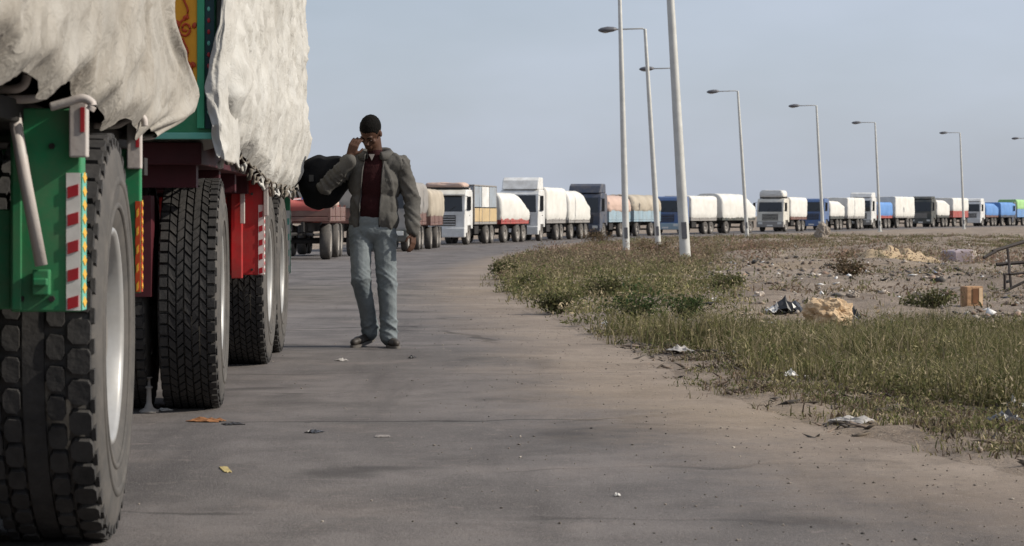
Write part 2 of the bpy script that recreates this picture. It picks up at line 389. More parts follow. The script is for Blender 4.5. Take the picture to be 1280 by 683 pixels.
def make_wheel_meshes(style):
    mb = MB(); g = .578
    side = [(.134, g), (.142, .566), (.150, .53), (.157, .47), (.156, .42), (.148, .37), (.136, .335), (.122, .318)]
    mb.lathe([(-x, r) for x, r in side[::-1]] + side, 72, 1)
    mb.lathe([(.1555, .475), (.1605, .472), (.1605, .452), (.1562, .447)], 72, 1)       # moulded rib on the sidewall
    mb.lathe([(.1515, .395), (.1565, .392), (.1560, .380), (.1500, .377)], 72, 1)
    if style == 'block':
        tread(mb, [(.074, .137, 0, 0, .13), (.018, .067, .5, .0, .13), (-.100, -.052, .25, 0, .13), (-.137, -.106, .75, 0, .13)], 44, .574, .600, 'hex', 0)
        mb.lathe([(.012, .576), (.012, .5935), (-.046, .5935), (-.046, .576)], 72, 0)
    else:
        tread(mb, [(.098, .137, 0, .0, .2), (.062, .092, .35, 1.0, .16), (.024, .055, .0, -.9, .16), (-.014, .017, .5, 1.0, .16), (-.052, -.021, .2, -.9, .16), (-.092, -.059, .6, 1.0, .16), (-.137, -.098, .3, 0, .2)], 62, .575, .600, 'par', 0)
    # small lugs on the shoulder
    for k in range(44):
        a = (k + .5) * 2 * math.pi / 44; c, s_ = math.cos(a), math.sin(a)
        M_ = Matrix(((1, 0, 0), (0, c, -s_), (0, s_, c)))
        for sx in (1, -1):
            x0, x1 = sorted((sx * .132, sx * .1445)); mb.box(x0, x1, .548, .584, -.020, .020, 0, M_.to_4x4())
    tyre = mb.mesh('tyre', [M_TREAD, M_SIDE], fix=True)
    for p in tyre.polygons:
        if p.material_index == 1: p.use_smooth = True
    rim = MB(); rim.lathe([(.118, .320), (.132, .324), (.140, .318), (.140, .306), (.128, .296), (.06, .286), (-.02, .280), (-.035, .262), (-.030, .20), (-.012, .135), (-.010, .125)], 64)
    rim.lathe([(-.118, .320), (-.135, .322), (-.14, .306), (-.12, .29), (-.03, .283)], 48)
    rimm = rim.mesh('rim', M_RIM, True)
    hub = MB(); hub.lathe([(-.014, .128), (.015, .122), (.05, .10), (.105, .088), (.115, .07), (.116, .0)], 28)
    for k in range(10):
        a = k * 2 * math.pi / 10; y, z = .165 * math.cos(a), .165 * math.sin(a)
        hub.lathe([(-.03, .0), (-.03, .016), (.012, .016), (.012, .0)], 6, 0, (0, y, z))
    hubm = hub.mesh('hub', mat('dusty_hub', (.16, .15, .14), .6, var=.2, dust=DUST, damt=.4))
    return tyre, rimm, hubm
WM = {k: make_wheel_meshes(k) for k in ('block', 'rib')}
def wheel(parent, x, y, z, style, flip=False):
    t, r_, h = WM[style]
    e = link_mesh('wheel', t, parent, (x, y, z)); e.rotation_euler = (random.uniform(0, 6.28), 0, math.pi if flip else 0)
    link_mesh('rim', r_, e); link_mesh('hub', h, e)
    return e
RW = .597
def axle(parent, y, style, xr_=-.132, width=2.3, inner=True):
    """dual wheels on each side; right-hand tread shoulder at x = 0"""
    for (x, fl) in ((xr_, False), (-width - xr_, True)):
        wheel(parent, x, y, RW, style, fl)
        if inner: wheel(parent, x + (-.36 if not fl else .36), y, RW, style, not fl)
    m = MB(); m.tube([(-width + .3, y, RW), (-.3, y, RW)], .075, 12); m.ball((-width / 2, y, RW), (.2, .2, .2))
    m.build('axle', M_DARK, parent, True)

# ------------------------------------------------------------------ tarpaulin
def tarp_mesh(name, y0, y1, xc, hw, z0, z1, m, seed=1, res=.03, bulge=.05, crumple=1.0, tie=.55, rc=.25, endf=None, hemf=None, sagf=None):
    # section polyline from right hem over the top to left hem
    sec = []; H = z1 - z0
    nz = max(6, int((H - rc) / res)); nr = 5; nt_ = max(6, int((2 * hw - 2 * rc) / max(res * 3, .12)))
    for i in range(nz): sec.append((hw, z0 + (H - rc) * i / nz, 1.0, 0.0))
    for i in range(nr + 1):
        t = R(90 * i / nr); sec.append((hw - rc + rc * math.cos(t), z1 - rc + rc * math.sin(t), math.cos(t), math.sin(t)))
    for i in range(1, nt_): sec.append((hw - rc - (2 * hw - 2 * rc) * i / nt_, z1, 0, 1))
    nzl = max(6, nz // 3)
    for i in range(nr + 1):
        t = R(90 + 90 * i / nr); sec.append((-(hw - rc) + rc * math.cos(t), z1 - rc + rc * math.sin(t), math.cos(t), math.sin(t)))
    for i in range(1, nzl + 1): sec.append((-hw, z1 - rc - (H - rc) * i / nzl, -1, 0))
    L = y1 - y0; ny = max(8, int(L / res)); st = []; ne = max(4, int(hw / max(res, .05)))
    er = min(.09, L * .05)
    for k in range(ne, 0, -1): st.append((y0, 1 - (k / ne) ** 1.0 * 1.0, -1))
    for i in range(ny + 1): st.append((y0 + L * i / ny, 1.0, 0))
    for k in range(1, ne + 1): st.append((y1, 1 - k / ne, 1))
    V = []
    for (y, sx, ed) in st:
        for (x, z, nx_, nz_) in sec:
            px = x * sx; h = (z - z0) / H
            if ed == 0: n = Vector((nx_, 0, nz_))
            else: n = Vector((nx_ * .3 * sx, ed, nz_ * .5)); 
            if ed == 0:      # soften the vertical end corners
                d = min(y - y0, y1 - y)
                if d < er: n = (n + Vector((0, -1 if y - y0 < er else 1, 0)) * (1 - d / er)).normalized(); px *= 1 - .03 * (1 - d / er) ** 2
            n.normalize()
            s = y if ed == 0 else (y + (hw - abs(px)))
            q = Vector((px, y, z)) + Vector((seed * 7.3, seed * 3.1, 0))
            d = bulge * math.sin(math.pi * min(1, max(0, h * .9 + .12)))
            d += .035 * noise.noise(q * 1.1)
            # soft hanging folds, a few long creases, then crumples of three sizes
            fw = noise.noise(Vector((s * 1.3 + .6 * noise.noise(q * 1.2), z * .8, seed * 5.0)))
            d += crumple * .040 * (abs(fw) ** .8) * (1 - .5 * h) - .012
            wq = q + Vector((noise.noise(q * 2.1), noise.noise(q * 2.1 + Vector((5, 5, 5))), noise.noise(q * 2.1 + Vector((9, 2, 1))))) * .12
            rn = 1 - abs(noise.noise(Vector((s * 3.4, z * 1.5, seed * 9.0)) + Vector((noise.noise(q * 3) * .6,) * 3)))
            d += crumple * .016 * max(0, rn - .55) ** 2 * 4.9
            d += crumple * .020 * (1 - abs(noise.noise(wq * 3.6 + Vector((2, 7, 1))))) ** 4
            d += crumple * .012 * (1 - abs(noise.noise(wq * 8.0 + Vector((3, 1, 8))))) ** 4
            d += crumple * .007 * (1 - abs(noise.noise(wq * 15.0 + Vector((6, 1, 2))))) ** 3
            zz = z; below = max(0.0, 1 - (z - z0) / .35)
            if tie:
                c = math.cos(2 * math.pi * s / tie)
                d += -.030 * below * max(0, c) ** 3 * crumple
                zz += below * (.020 - .05 * (c * .5 + .5) ** 2 + .05 * noise.noise(Vector((s * 2.7, seed, 2))) + .02 * noise.noise(Vector((s * 9, seed, 4))))
            if z - z0 < .06: d -= .05 * (1 - (z - z0) / .06)
            p = Vector((px, y, zz)) + n * d
            if hemf: p.z += hemf(p, below)
            if endf: p.y += endf(p, ed)
            if sagf: p += sagf(p)
            V.append((p.x + xc, p.y, p.z))
    ns = len(sec); Fs = [(i * ns + j, (i + 1) * ns + j, (i + 1) * ns + j + 1, i * ns + j + 1) for i in range(len(st) - 1) for j in range(ns - 1)]
    me = bpy.data.meshes.new(name); me.from_pydata(V, [], Fs); me.materials.append(m)
    bm = bmesh.new(); bm.from_mesh(me); bmesh.ops.remove_doubles(bm, verts=bm.verts, dist=.0008); bmesh.ops.recalc_face_normals(bm, faces=bm.faces); bm.to_mesh(me); bm.free()
    me.polygons.foreach_set('use_smooth', [True] * len(me.polygons)); me.update(); return me

# ------------------------------------------------------------------ mudguard panel with painted edge and stake
def mudguard(parent, y, xe, zb, zt, col, blocks, side, name='mudguard', depth=.085, inner=-.62, ribs=True, pitch=.055, bw=.038):
    g = MB(); g.box(inner, xe, y, y + depth, zb, zt)
    o = g.build(name, col, parent, bevel=.006)
    if ribs:
        for rx in (xe - .165, xe - .36): MB().box(rx - .012, rx + .012, y - .014, y - .001, zb + .006, zt - .02).build('rib', col, o, bevel=.003)
    n = int(round((min(zt, 1.25) - .16 - zb) / pitch))
    MB().box(xe - bw, xe - .001, y - .0035, y - .0005, zb + .004, zb + n * pitch).build('reflector_strip', blocks[1], o)
    for k in range(n):
        z0 = zb + .006 + k * pitch
        if k % 2 == 0:
            sk = .008
            MB().add([(xe - bw + .004, y - .0065, z0), (xe - .006, y - .0065, z0 + sk), (xe - .006, y - .0065, z0 + sk + pitch * .82), (xe - bw + .004, y - .0065, z0 + pitch * .82),
                      (xe - bw + .004, y - .003, z0), (xe - .006, y - .003, z0 + sk), (xe - .006, y - .003, z0 + sk + pitch * .82), (xe - bw + .004, y - .003, z0 + pitch * .82)],
                     [(0, 1, 2, 3), (0, 4, 5, 1), (1, 5, 6, 2), (2, 6, 7, 3), (3, 7, 4, 0)]).build('reflector_block', blocks[0], o)
    MB().box(xe + .0005, xe + .003, y + .004, y + depth - .004, zb + .004, zb + n * pitch).build('edge_strip', side[1], o)
    for k in range(n):
        z0 = zb + .01 + k * pitch; yc = y + depth / 2
        MB().add([(xe + .005, yc, z0), (xe + .005, y + depth - .008, z0 + pitch * .4), (xe + .005, yc, z0 + pitch * .8), (xe + .005, y + .008, z0 + pitch * .4),
                  (xe + .0025, yc, z0), (xe + .0025, y + depth - .008, z0 + pitch * .4), (xe + .0025, yc, z0 + pitch * .8), (xe + .0025, y + .008, z0 + pitch * .4)],
                 [(0, 1, 2, 3), (0, 4, 5, 1), (1, 5, 6, 2), (2, 6, 7, 3), (3, 7, 4, 0)]).build('edge_diamond', side[0], o)
    for bx in (xe - .075, max(inner + .03, xe - .30)):
        for bz in (zb + .035, zt - .10): MB().tube([(bx, y - .012, bz), (bx, y + .002, bz)], .0085, 6).build('bolt', M_DARK, o)
    return o

def stake(parent, x, y, z0, z1, w=.046, mark=True):
    o = MB().box(x - w, x, y, y + w, z0, z1).build('stake', M_STEEL, parent, bevel=.004)
    if mark: MB().box(x - w * .35, x - w * .12, y - .003, y + .002, z0 + (z1 - z0) * .45, z1 - .015).build('paint_mark', M_REDREF, o)
    return o

def hook(parent, pts, r=.011):
    P = []
    pts = [Vector(p) for p in pts]
    for i in range(len(pts) - 1):
        for t in np.linspace(0, 1, 7)[:-1]:
            p0, p1, p2, p3 = pts[max(i - 1, 0)], pts[i], pts[i + 1], pts[min(i + 2, len(pts) - 1)]
            P.append(.5 * ((2 * p1) + (p2 - p0) * t + (2 * p0 - 5 * p1 + 4 * p2 - p3) * t * t + (3 * p1 - p0 - 3 * p2 + p3) * t ** 3))
    P.append(pts[-1])
    return MB().tube(P, r, 8).build('tie_hook', M_STEEL, parent, True)

# ------------------------------------------------------------------ near trailer (green)
TAX, TAY, TAS = -1.247, 6.84, 1.05
TA = tag(empty('cargo_trailer', (TAX, TAY, 0), math.atan(.05)), 'green cargo trailer with red and white striped mudguard and slanted white rod under grey tarp', 'trailer', 'cargo trailers in the queue')
TA.scale = (TAS,) * 3
def la(px, py, ly):                        # trailer coordinates of a point read off the photograph at a depth along the trailer
    D = TAY + ly * TAS; return ((px - 640) / F * D - (TAX - .05 * (D - TAY))) / TAS, ly, (CAMH - (py - 270) / F * D) / TAS
axle(TA, 0.0, 'block'); axle(TA, -4.4, 'block')
for w_ in TA.children:
    if w_.name.startswith('wheel') and abs(w_.location.y) < .1: w_.rotation_euler.z += R(1.8)
b = MB(); b.box(-2.20, -.13, -5.6, 1.5, 1.195, 1.255); b.build('bed', M_DARK, TA, bevel=.006)
for x in (-1.58, -.82): MB().box(x, x + .1, -5.5, 1.7, .92, 1.163).build('chassis_rail', M_DARK, TA, bevel=.004)
for y in (-3.2, -2.0, .80, 1.5): MB().box(-2.25, -.07, y - .05, y + .05, 1.10, 1.163).build('cross_member', M_DARK, TA)
for y in (-.5, .5):
    for x in (-1.9, -.46): MB().box(x - .04, x + .04, y - .04, y + .04, .72, 1.09).build('spring_hanger', M_DARK, TA)
for x in (-1.9, -.46): MB().box(x - .045, x + .045, -.5, .5, .69, .76).build('leaf_spring', M_DARK, TA)
def endA(p, ed):
    return 1.0 * math.exp(-((p.z - 1.41) / .13) ** 2) * float(sstep(-.3, 1.14, p.y)) ** 2 * (1 if p.x > 0 else .6)
link_mesh('tarp', tarp_mesh('tarp', -5.7, 1.12, -1.15, 1.165, 1.262, 3.3, M_CANVAS, 3, .022, .05, .8, .62, .3, endA, lambda p, b_: -.035 * b_ * float(sstep(-1.2, .6, p.y))), TA)
mg = mudguard(TA, -.74, .019, .70, 1.235, M_GREEN, (M_REDREF, M_WHITE), (M_YELLOW, M_TEAL), inner=-.165, pitch=.0365)
MB().box(-.72, -.171, -.69, -.64, .705, .97).build('inner_panel', M_GREEN, mg, bevel=.005)
MB().box(-.26, -.235, -.705, -.6905, .71, .96).build('rib', M_GREEN, mg, bevel=.003)
lg = MB(); lg.box(-.102, -.058, -.775, -.7415, .745, .812); lg.box(-.099, -.061, -.79, -.7755, .77, .79); lg.build('rod_bracket', M_GREEN, mg, bevel=.004)
MB().tube([la(15, 122, -.79), la(30, 215, -.80), la(52, 332, -.785)], .0165, 12).build('support_rod', M_STEEL, TA, True)
stake(TA, .041, -.79, 1.105, 1.25)
mg2 = mudguard(TA, .675, .008, .70, 1.17, M_GREEN, (M_YELLOW, M_DEEPOR), (M_YELLOW, M_DEEPOR), inner=-.62, pitch=.030, depth=.04, bw=.017)
stake(TA, .014, .63, 1.105, 1.26)
for pts_, ly_, r_ in (([(-20, 112), (10, 112), (28, 108), (34, 95), (33, 82)], -.86, .0125), ([(8, 124), (38, 124), (57, 118), (68, 106), (62, 96)], -.84, .0115), ([(63, 134), (84, 128), (103, 123), (115, 130), (112, 138)], -.82, .0115),
                     ([(118, 157), (145, 157), (160, 150), (178, 147), (181, 158)], .52, .011), ([(176, 172), (192, 170), (199, 160), (196, 150)], 1.25, .011)):
    hook(TA, [la(px_, py_, ly_) for px_, py_ in pts_], r_)
# ------------------------------------------------------------------ second trailer (red running gear, painted headboard)
TB = tag(empty('cargo_trailer', (-1.527, 11.5, 0), math.atan(.037)), 'red cargo trailer with orange scrollwork headboard and pale wrinkled tarp beside the walking man', 'trailer', 'cargo trailers in the queue')
for (x_, f_) in ((-.132, False), (-2.168, True), (-.49, True), (-1.81, False)):
    w_ = wheel(TB, x_, 0.0, RW, 'rib', f_); w_.rotation_euler.z += R(2.6)
m = MB(); m.tube([(-2.0, 0, RW), (-.3, 0, RW)], .075, 12); m.build('axle', M_DARK, TB, True); axle(TB, 3.4, 'rib'); axle(TB, 4.65, 'rib')
b = MB(); b.box(-2.30, -.02, -.74, 5.75, 1.25, 1.36); b.build('bed', M_MAROON, TB, bevel=.006)
for x in (-1.58, -.82): MB().box(x, x + .1, -.6, 5.7, .98, 1.249).build('chassis_rail', M_MAROON, TB)
for y in (-.55, .62, 1.6, 2.5, 4.0): MB().box(-2.25, -.06, y - .05, y + .05, 1.14, 1.249).build('cross_member', M_MAROON, TB)
tt = MB(); tt.lathe([(-.06, .0), (-.06, .45), (.06, .45), (.06, 0)], 32); o = tt.build('turntable', M_MAROON, TB, True); o.location = (-1.15, 0, 1.05); o.rotation_euler = (0, R(90), 0)
MB().box(-2.05, -.28, -.62, -.48, .60, 1.1).build('front_crossbeam', M_MAROON, TB)
for x in (-1.9, -.46): MB().box(x - .045, x + .045, -.55, .55, .69, .76).build('leaf_spring', M_DARK, TB)
for x in (-1.95, -.42): MB().add([(x - .05, -.64, 1.1), (x + .05, -.64, 1.1), (x, -.64, .72), (x - .05, -.60, 1.1), (x + .05, -.60, 1.1), (x, -.60, .72)], [(0, 1, 2), (3, 5, 4), (0, 3, 4, 1), (1, 4, 5, 2), (2, 5, 3, 0)]).build('bracket', M_RED, TB)
db = MB(); db.tube([(-1.6, -.5, .8), (-1.15, -2.3, .75)], .05, 8); db.tube([(-.7, -.5, .8), (-1.15, -2.3, .75)], .05, 8); db.build('drawbar', M_MAROON, TB, True)
hb = MB().box(-2.29, .062, -.90, -.80, 1.375, 3.1).build('headboard', M_GREEN2, TB, bevel=.005)
MB().box(-2.30, .066, -.935, -.902, 1.368, 1.40).build('bottom_lip', M_TEAL, hb, bevel=.004)
# orange painted field with red scrolls, green bars, dotted strip
MB().box(-.60, -.023, -.912, -.9015, 1.60, 3.0).build('orange_panel', mat('orange_field', (.76, .34, .018), .5, var=.14, vs=5), hb)
def scroll(cx, cz, r, s):
    m = MB(); P = []; r = r * .9
    for k in range(40):
        t = k / 39; a = s * (t * 2 * math.pi * 1.65) + math.pi / 2 * (1 if s > 0 else 1)
        rr = r * (1 - .82 * t); P.append((cx + rr * math.cos(a) * .8, -.9155, cz + rr * math.sin(a)))
    m.tube(P, .0062, 6)
    P2 = [(cx - s * .0 + .012 * math.sin(k * .5), -.9155, cz + r + .11 * k / 9) for k in range(10)]
    m.tube(P2, .0055, 6)
    for a in (.3, 1.5, 2.6): m.ball((cx + s * .8 * r * math.cos(a) * 1.25, -.9155, cz + r * 1.2 * math.sin(a)), (.011, .004, .016), (0, a, 0), 8, 5)
    return m
for col_ in range(3):
    for k in range(7):
        scroll(-.078 - col_ * .125, 1.70 + k * .2, .05, 1 if (k + col_) % 2 else -1).build('scroll_ornament', M_DEEPOR, hb, True)
MB().box(-.021, .014, -.925, -.9015, 1.42, 3.05).build('green_bar', mat('light_green_bar', (.05, .33, .17), .5, var=.1), hb, bevel=.003)
MB().box(.017, .060, -.918, -.9015, 1.42, 3.05).build('dark_bar', mat('dark_teal', (.012, .045, .05), .6, var=.2), hb)
for k in range(26):
    z = 1.50 + k * .055
    MB().ball((.034, -.919, z), (.008, .003, .012), None, 10, 6).build('painted_dot', [M_TEAL, M_REDREF, M_WHITE][(k * k) % 3], hb, True)
def endB(p, ed):
    # the front edge of the tarp laps round the headboard and sags forward at the foot
    return -.0
link_mesh('tarp', tarp_mesh('tarp', -.60, 5.70, -1.13, 1.20, 1.33, 3.4, M_CANVASB, 8, .024, .035, 1.2, .5, .3, None, lambda p, b_: -.12 * b_ * float(sstep(.2, 3.0, p.y)),
      lambda p: Vector((.05 * math.exp(-((p.z - 1.62) / .22) ** 2) * (1 if p.x > 0 else 0), -.16 * math.exp(-((p.z - 1.60) / .25) ** 2) * float(1 - sstep(-.5, 1.2, p.y)), 0))), TB)
# wrap-around flap at the front corner
def lb(px, py, ly):
    D = 11.5 + ly; return (px - 640) / F * D - (-1.527 - .037 * ly), ly, CAMH - (py - 270) / F * D
fl = []; nU, nV = 30, 60
FE = [(-240, 278), (0, 275), (30, 272), (60, 265), (90, 258), (112, 255), (130, 257), (150, 262), (172, 265), (200, 272)]
for j in range(nV):
    v = j / (nV - 1); py = 196 - 430 * v ** 1.35
    xe_ = float(np.interp(py, [p_[0] for p_ in FE], [p_[1] for p_ in FE])) + 2.5 * noise.noise(Vector((py * .05, 2, 0)))
    x0_, y0_, z0_ = lb(xe_, py, -.97)
    for i in range(nU):
        u = i / (nU - 1)
        x = x0_ + (.135 - x0_) * min(1, u * 1.35) ** .9; y = -.97 + (.97 - .45) * max(0, (u - .35) / .65) ** 1.2
        c_ = (1 - abs(noise.noise(Vector((u * 3 + v * 2, v * 9, 4))))) ** 3; x += .012 * c_; y -= .030 * c_ * (1 - u) + .02 * noise.noise(Vector((u * 4, v * 14, 7))) * (1 - u)
        fl.append((x, min(y, -.45), z0_ - .04 * u * max(0, 1 - v * 5) + .012 * noise.noise(Vector((u * 7, v * 20, 1)))))
fm = bpy.data.meshes.new('tarp_flap'); fm.from_pydata(fl, [], [(j * nU + i, j * nU + i + 1, (j + 1) * nU + i + 1, (j + 1) * nU + i) for j in range(nV - 1) for i in range(nU - 1)])
fm.materials.append(M_CANVASB); fm.polygons.foreach_set('use_smooth', [True] * len(fm.polygons)); o = link_mesh('tarp_flap', fm, TB)
o.modifiers.new('thick', 'SOLIDIFY').thickness = .006
# bunched gathers and rope at the hem
for k in range(15):
    y = -.75 + k * .43 + random.uniform(-.06, .06); z = 1.29 - .10 * float(sstep(.2, 3.0, y)) + random.uniform(-.02, .02); m = MB(); a0 = random.uniform(0, 6); L_ = random.uniform(.04, .09)
    m.tube([(.075 + .012 * math.sin(t * 5 + a0), y + L_ * (t - .5) * 1.4, z - L_ * .6 * math.sin(math.pi * t) + .012 * math.sin(t * 9 + a0)) for t in np.linspace(0, 1, 8)], [.006 + .008 * random.random() for q in range(8)], 6)
    m.build('hem_gather', M_ROPE if k % 3 else M_CANVASB, TB, True)
rp = MB(); rp.tube([(.085 + .008 * math.sin(k * .7), -.8 + k * .05, 1.31 - .11 * float(sstep(.2, 3.0, -.8 + k * .05)) + .015 * math.sin(k * .63)) for k in range(132)], .006, 6); rp.build('rope', M_ROPE, TB, True)
mudguard(TB, 2.62, .03, .62, 1.24, M_RED, (M_REDREF, M_WHITE), (M_REDREF, M_WHITE), inner=-.62, pitch=.045, bw=.034)
MB().box(-.17, -.10, 2.52, 2.60, .60, 1.22).build('toolbox_post', M_RED, TB, bevel=.006)
MB().box(-.60, -.20, 2.30, 2.58, .66, 1.12).build('toolbox', M_RED, TB, bevel=.008)
stake(TB, -.08, 2.48, .95, 1.30, .03, False); stake(TB, .06, 2.60, 1.0, 1.26, .03, False)
mudguard(TB, 5.28, .03, .56, 1.22, M_GREEN2, (M_TEAL, M_WHITE), (M_WHITE, M_GREEN2), inner=-.62, pitch=.06, depth=.05)
# screw jack standing on the road between the two trailers
jk = MB(); jk.lathe([(0, .0), (0, .062), (.012, .062), (.03, .03), (.06, .018), (.15, .014), (.155, .024), (.165, .024), (.17, .010), (.215, .010), (.217, .022), (.225, .022), (.225, 0)], 18)
o = jk.build('screw_jack', mat('dull_grey_jack', (.22, .21, .20), .6, var=.2, vs=12, dust=DUST, damt=.4), None, True, 0); o.rotation_euler = (0, R(-90), 0); o.location = (-1.835, 11.12, .006); o.scale = (.8, .8, .8)
tag(o, 'small pale screw jack standing on the road by the tyre', 'jack')

# ------------------------------------------------------------------ far trucks along the queue
PATH = [(-2.7, 11.5), (-2.95, 17), (-4.0, 24), (-5.5, 40), (-6.35, 62), (-6.2, 78), (-5.3, 93), (-3.7, 117), (.4, 134), (4.9, 152), (12.0, 172), (21, 190), (34.5, 222), (46, 246), (54, 262), (66, 285), (82, 315), (100, 348)]
def catmull(P, n=40):
    P = [Vector((x, y, 0)) for x, y in P]; out = []
    for i in range(len(P) - 1):
        p0, p1, p2, p3 = P[max(i - 1, 0)], P[i], P[i + 1], P[min(i + 2, len(P) - 1)]
        for k in range(n):
            t = k / n; out.append(.5 * ((2 * p1) + (p2 - p0) * t + (2 * p0 - 5 * p1 + 4 * p2 - p3) * t * t + (3 * p1 - p0 - 3 * p2 + p3) * t ** 3))
    out.append(P[-1]); return out
CP = catmull(PATH); CL = [0]
for a_, b_ in zip(CP, CP[1:]): CL.append(CL[-1] + (b_ - a_).length)
CPX = [p.x for p in CP]; CPY = [p.y for p in CP]
def at_len(s): return Vector((np.interp(s, CL, CPX), np.interp(s, CL, CPY), 0))
def len_at_y(y): return float(np.interp(y, CPY, CL))

def paint(name, col, **k):
    return mat(name, col, .45, var=.10, vs=1.2, dust=DUST, damt=.45, ds=1.6, **k)
M_GLASS = mat('dark_cab_glass', (.012, .014, .016), .12, var=.2, vs=1, spec=.6)
M_BLACKP = mat('black_plastic', (.02, .02, .02), .6, var=.2, vs=3, dust=DUST, damt=.15)
M_LAMP = mat('headlamp_glass', (.6, .6, .56), .2, var=.1)
PA = {'white': paint('white_truck_paint', (.70, .70, .68)), 'cream': paint('cream_paint', (.66, .63, .55)), 'navy': paint('navy_paint', (.035, .05, .085)),
      'blue': paint('blue_paint', (.06, .13, .30)), 'ltblue': paint('light_blue_paint', (.27, .38, .45)), 'glassblue': paint('grey_blue_panel', (.28, .33, .38)), 'dark': paint('dark_green_grey_paint', (.035, .045, .045)),
      'red': paint('faded_red_paint', (.36, .05, .045)), 'brown': paint('brown_red_paint', (.13, .05, .04)), 'green': paint('pale_green_paint', (.30, .46, .22)), 'grey': paint('grey_paint', (.25, .24, .23)),
      'tan': paint('tan_paint', (.42, .33, .24)), 'yellow': paint('yellow_ochre', (.55, .40, .20)), 'skyblue': paint('sky_blue_paint', (.12, .28, .55)), 'orange': paint('dull_orange', (.50, .14, .05))}
TC = {'white': mat('white_tarp', (.62, .61, .575), .9, var=.08, vs=1.0, bump=.3, bs=5, dust=(.45, .41, .34), damt=.35, ds=1.5), 'beige': mat('beige_tarp', (.40, .35, .28), .9, var=.15, vs=1, bump=.3, bs=5, dust=DUST, damt=.4, ds=1.2),
      'grey': mat('grey_tarp', (.24, .23, .22), .9, var=.15, vs=1, bump=.3, bs=5, dust=DUST, damt=.3, ds=1.2), 'blue': mat('blue_tarp', (.10, .24, .52), .8, var=.12, vs=1, bump=.3, bs=5, dust=DUST, damt=.2),
      'ltblue': mat('light_blue_tarp', (.34, .50, .60), .8, var=.12, vs=1, bump=.3, bs=5, dust=DUST, damt=.2), 'pink': mat('pinkish_tarp', (.50, .36, .30), .9, var=.12, vs=1, bump=.3, bs=5, dust=DUST, damt=.3),
      'green': mat('green_tarp', (.30, .50, .22), .85, var=.12, vs=1, bump=.3, bs=5), 'red': mat('red_tarp', (.45, .09, .08), .85, var=.15, vs=1, bump=.3, bs=5, dust=DUST, damt=.3)}

_fw = None
def far_wheel(parent, x, y, flip):
    global _fw
    if _fw is None:
        m = MB(); m.lathe([(-.15, .30), (-.15, .47), (-.11, .515), (.11, .515), (.15, .47), (.155, .40), (.14, .30)], 24)
        t = m.mesh('tyre', M_SIDE, True)
        r_ = MB(); r_.lathe([(.138, .305), (.145, .295), (.12, .27), (-.02, .25), (0, .13), (.09, .10), (.10, 0)], 20); _fw = (t, r_.mesh('rim', mat('dusty_far_rim', (.30, .28, .26), .7, var=.3, vs=2, dust=DUST, damt=.5), True))
    e = link_mesh('wheel', _fw[0], parent, (x, y, .512)); e.rotation_euler = (0, 0, math.pi if flip else 0)
    link_mesh('rim', _fw[1], e)

def load_on(root, y0, y1, load, z0=1.22):
    """load: dict(kind, board colour, tarp colour, top height)"""
    bed = PA[load.get('board', 'grey')]; top = load.get('top', 3.2); hw = 1.22
    MB().box(-hw, hw, y0, y1, z0 - .14, z0).build('bed', bed, root, bevel=.02)
    for x in (-.5, .42): MB().box(x, x + .08, y0 - .3, y1, z0 - .42, z0 - .145).build('chassis_rail', M_DARK, root)
    kind = load['kind']; bh = load.get('bh', .55)
    # side boards: panels between posts
    n = 3; L = (y1 - y0) / n
    if bh > 0:
        for s in (-1, 1):
            for k in range(n):
                x0, x1 = sorted((s * hw, s * (hw - .05)))
                MB().box(x0, x1, y0 + k * L + .03, y0 + (k + 1) * L - .03, z0 + .01, z0 + bh).build('side_board', PA[load.get('panel', load.get('board', 'grey'))], root, bevel=.015)
            for k in range(n + 1):
                x0, x1 = sorted((s * (hw + .012), s * (hw - .06))); yy = min(max(y0 + k * L, y0 + .03), y1 - .03)
                MB().box(x0, x1, yy - .03, yy + .03, z0 - .1, z0 + bh + .06).build('board_post', bed, root)
        for yy in (y0, y1 - .05): MB().box(-hw + .055, hw - .055, yy, yy + .05, z0 + .01, z0 + bh).build('end_board', PA[load.get('panel', load.get('board', 'grey'))], root, bevel=.015)
    if kind == 'tarp':
        link_mesh('tarp', tarp_mesh('tarp', y0 - .02, y1 + .02, 0, hw + .02, z0 + load.get('hem', .35), top, TC[load['tarp']], load.get('seed', 1), .17, load.get('bulge', .03), 1.1, .9, load.get('rc', .28), None, None, (lambda p: Vector((0, 0, -load.get('drop', 0) * float(sstep(y1 - 2.6, y1 + .1, p.y)) ** 1.6 * max(0, (p.z - z0) / (top - z0))))) if load.get('drop') else None), root)
    elif kind == 'frame':
        # glazed, framed upper body
        for s in (-1, 1):
            for k in range(n):
                x0, x1 = sorted((s * (hw - .01), s * (hw - .04)))
                MB().box(x0, x1, y0 + k * L + .08, y0 + (k + 1) * L - .08, z0 + bh + .06, top - .1).build('upper_panel', PA[load['upper'][k % len(load['upper'])]], root)
            for k in range(n + 1):
                x0, x1 = sorted((s * hw, s * (hw - .07))); yy = min(max(y0 + k * L, y0 + .04), y1 - .04)
                MB().box(x0, x1, yy - .04, yy + .04, z0 + bh + .02, top - .03).build('upright', bed, root)
        MB().box(-hw, hw, y0, y1, top - .08, top).build('roof', bed, root, bevel=.02)
        MB().box(-hw + .05, hw - .05, y0 + .02, y0 + .06, z0 + bh, top - .1).build('upper_panel', PA[load['upper'][0]], root)
        MB().box(-hw + .05, hw - .05, y1 - .06, y1 - .02, z0 + bh, top - .1).build('upper_panel', PA[load['upper'][0]], root)
    elif kind == 'heap':
        link_mesh('load', tarp_mesh('load', y0 + .06, y1 - .06, 0, hw - .08, z0 + bh * .5, top, TC[load['tarp']], load.get('seed', 1), .17, .1, 2.2, 0, .6), root)

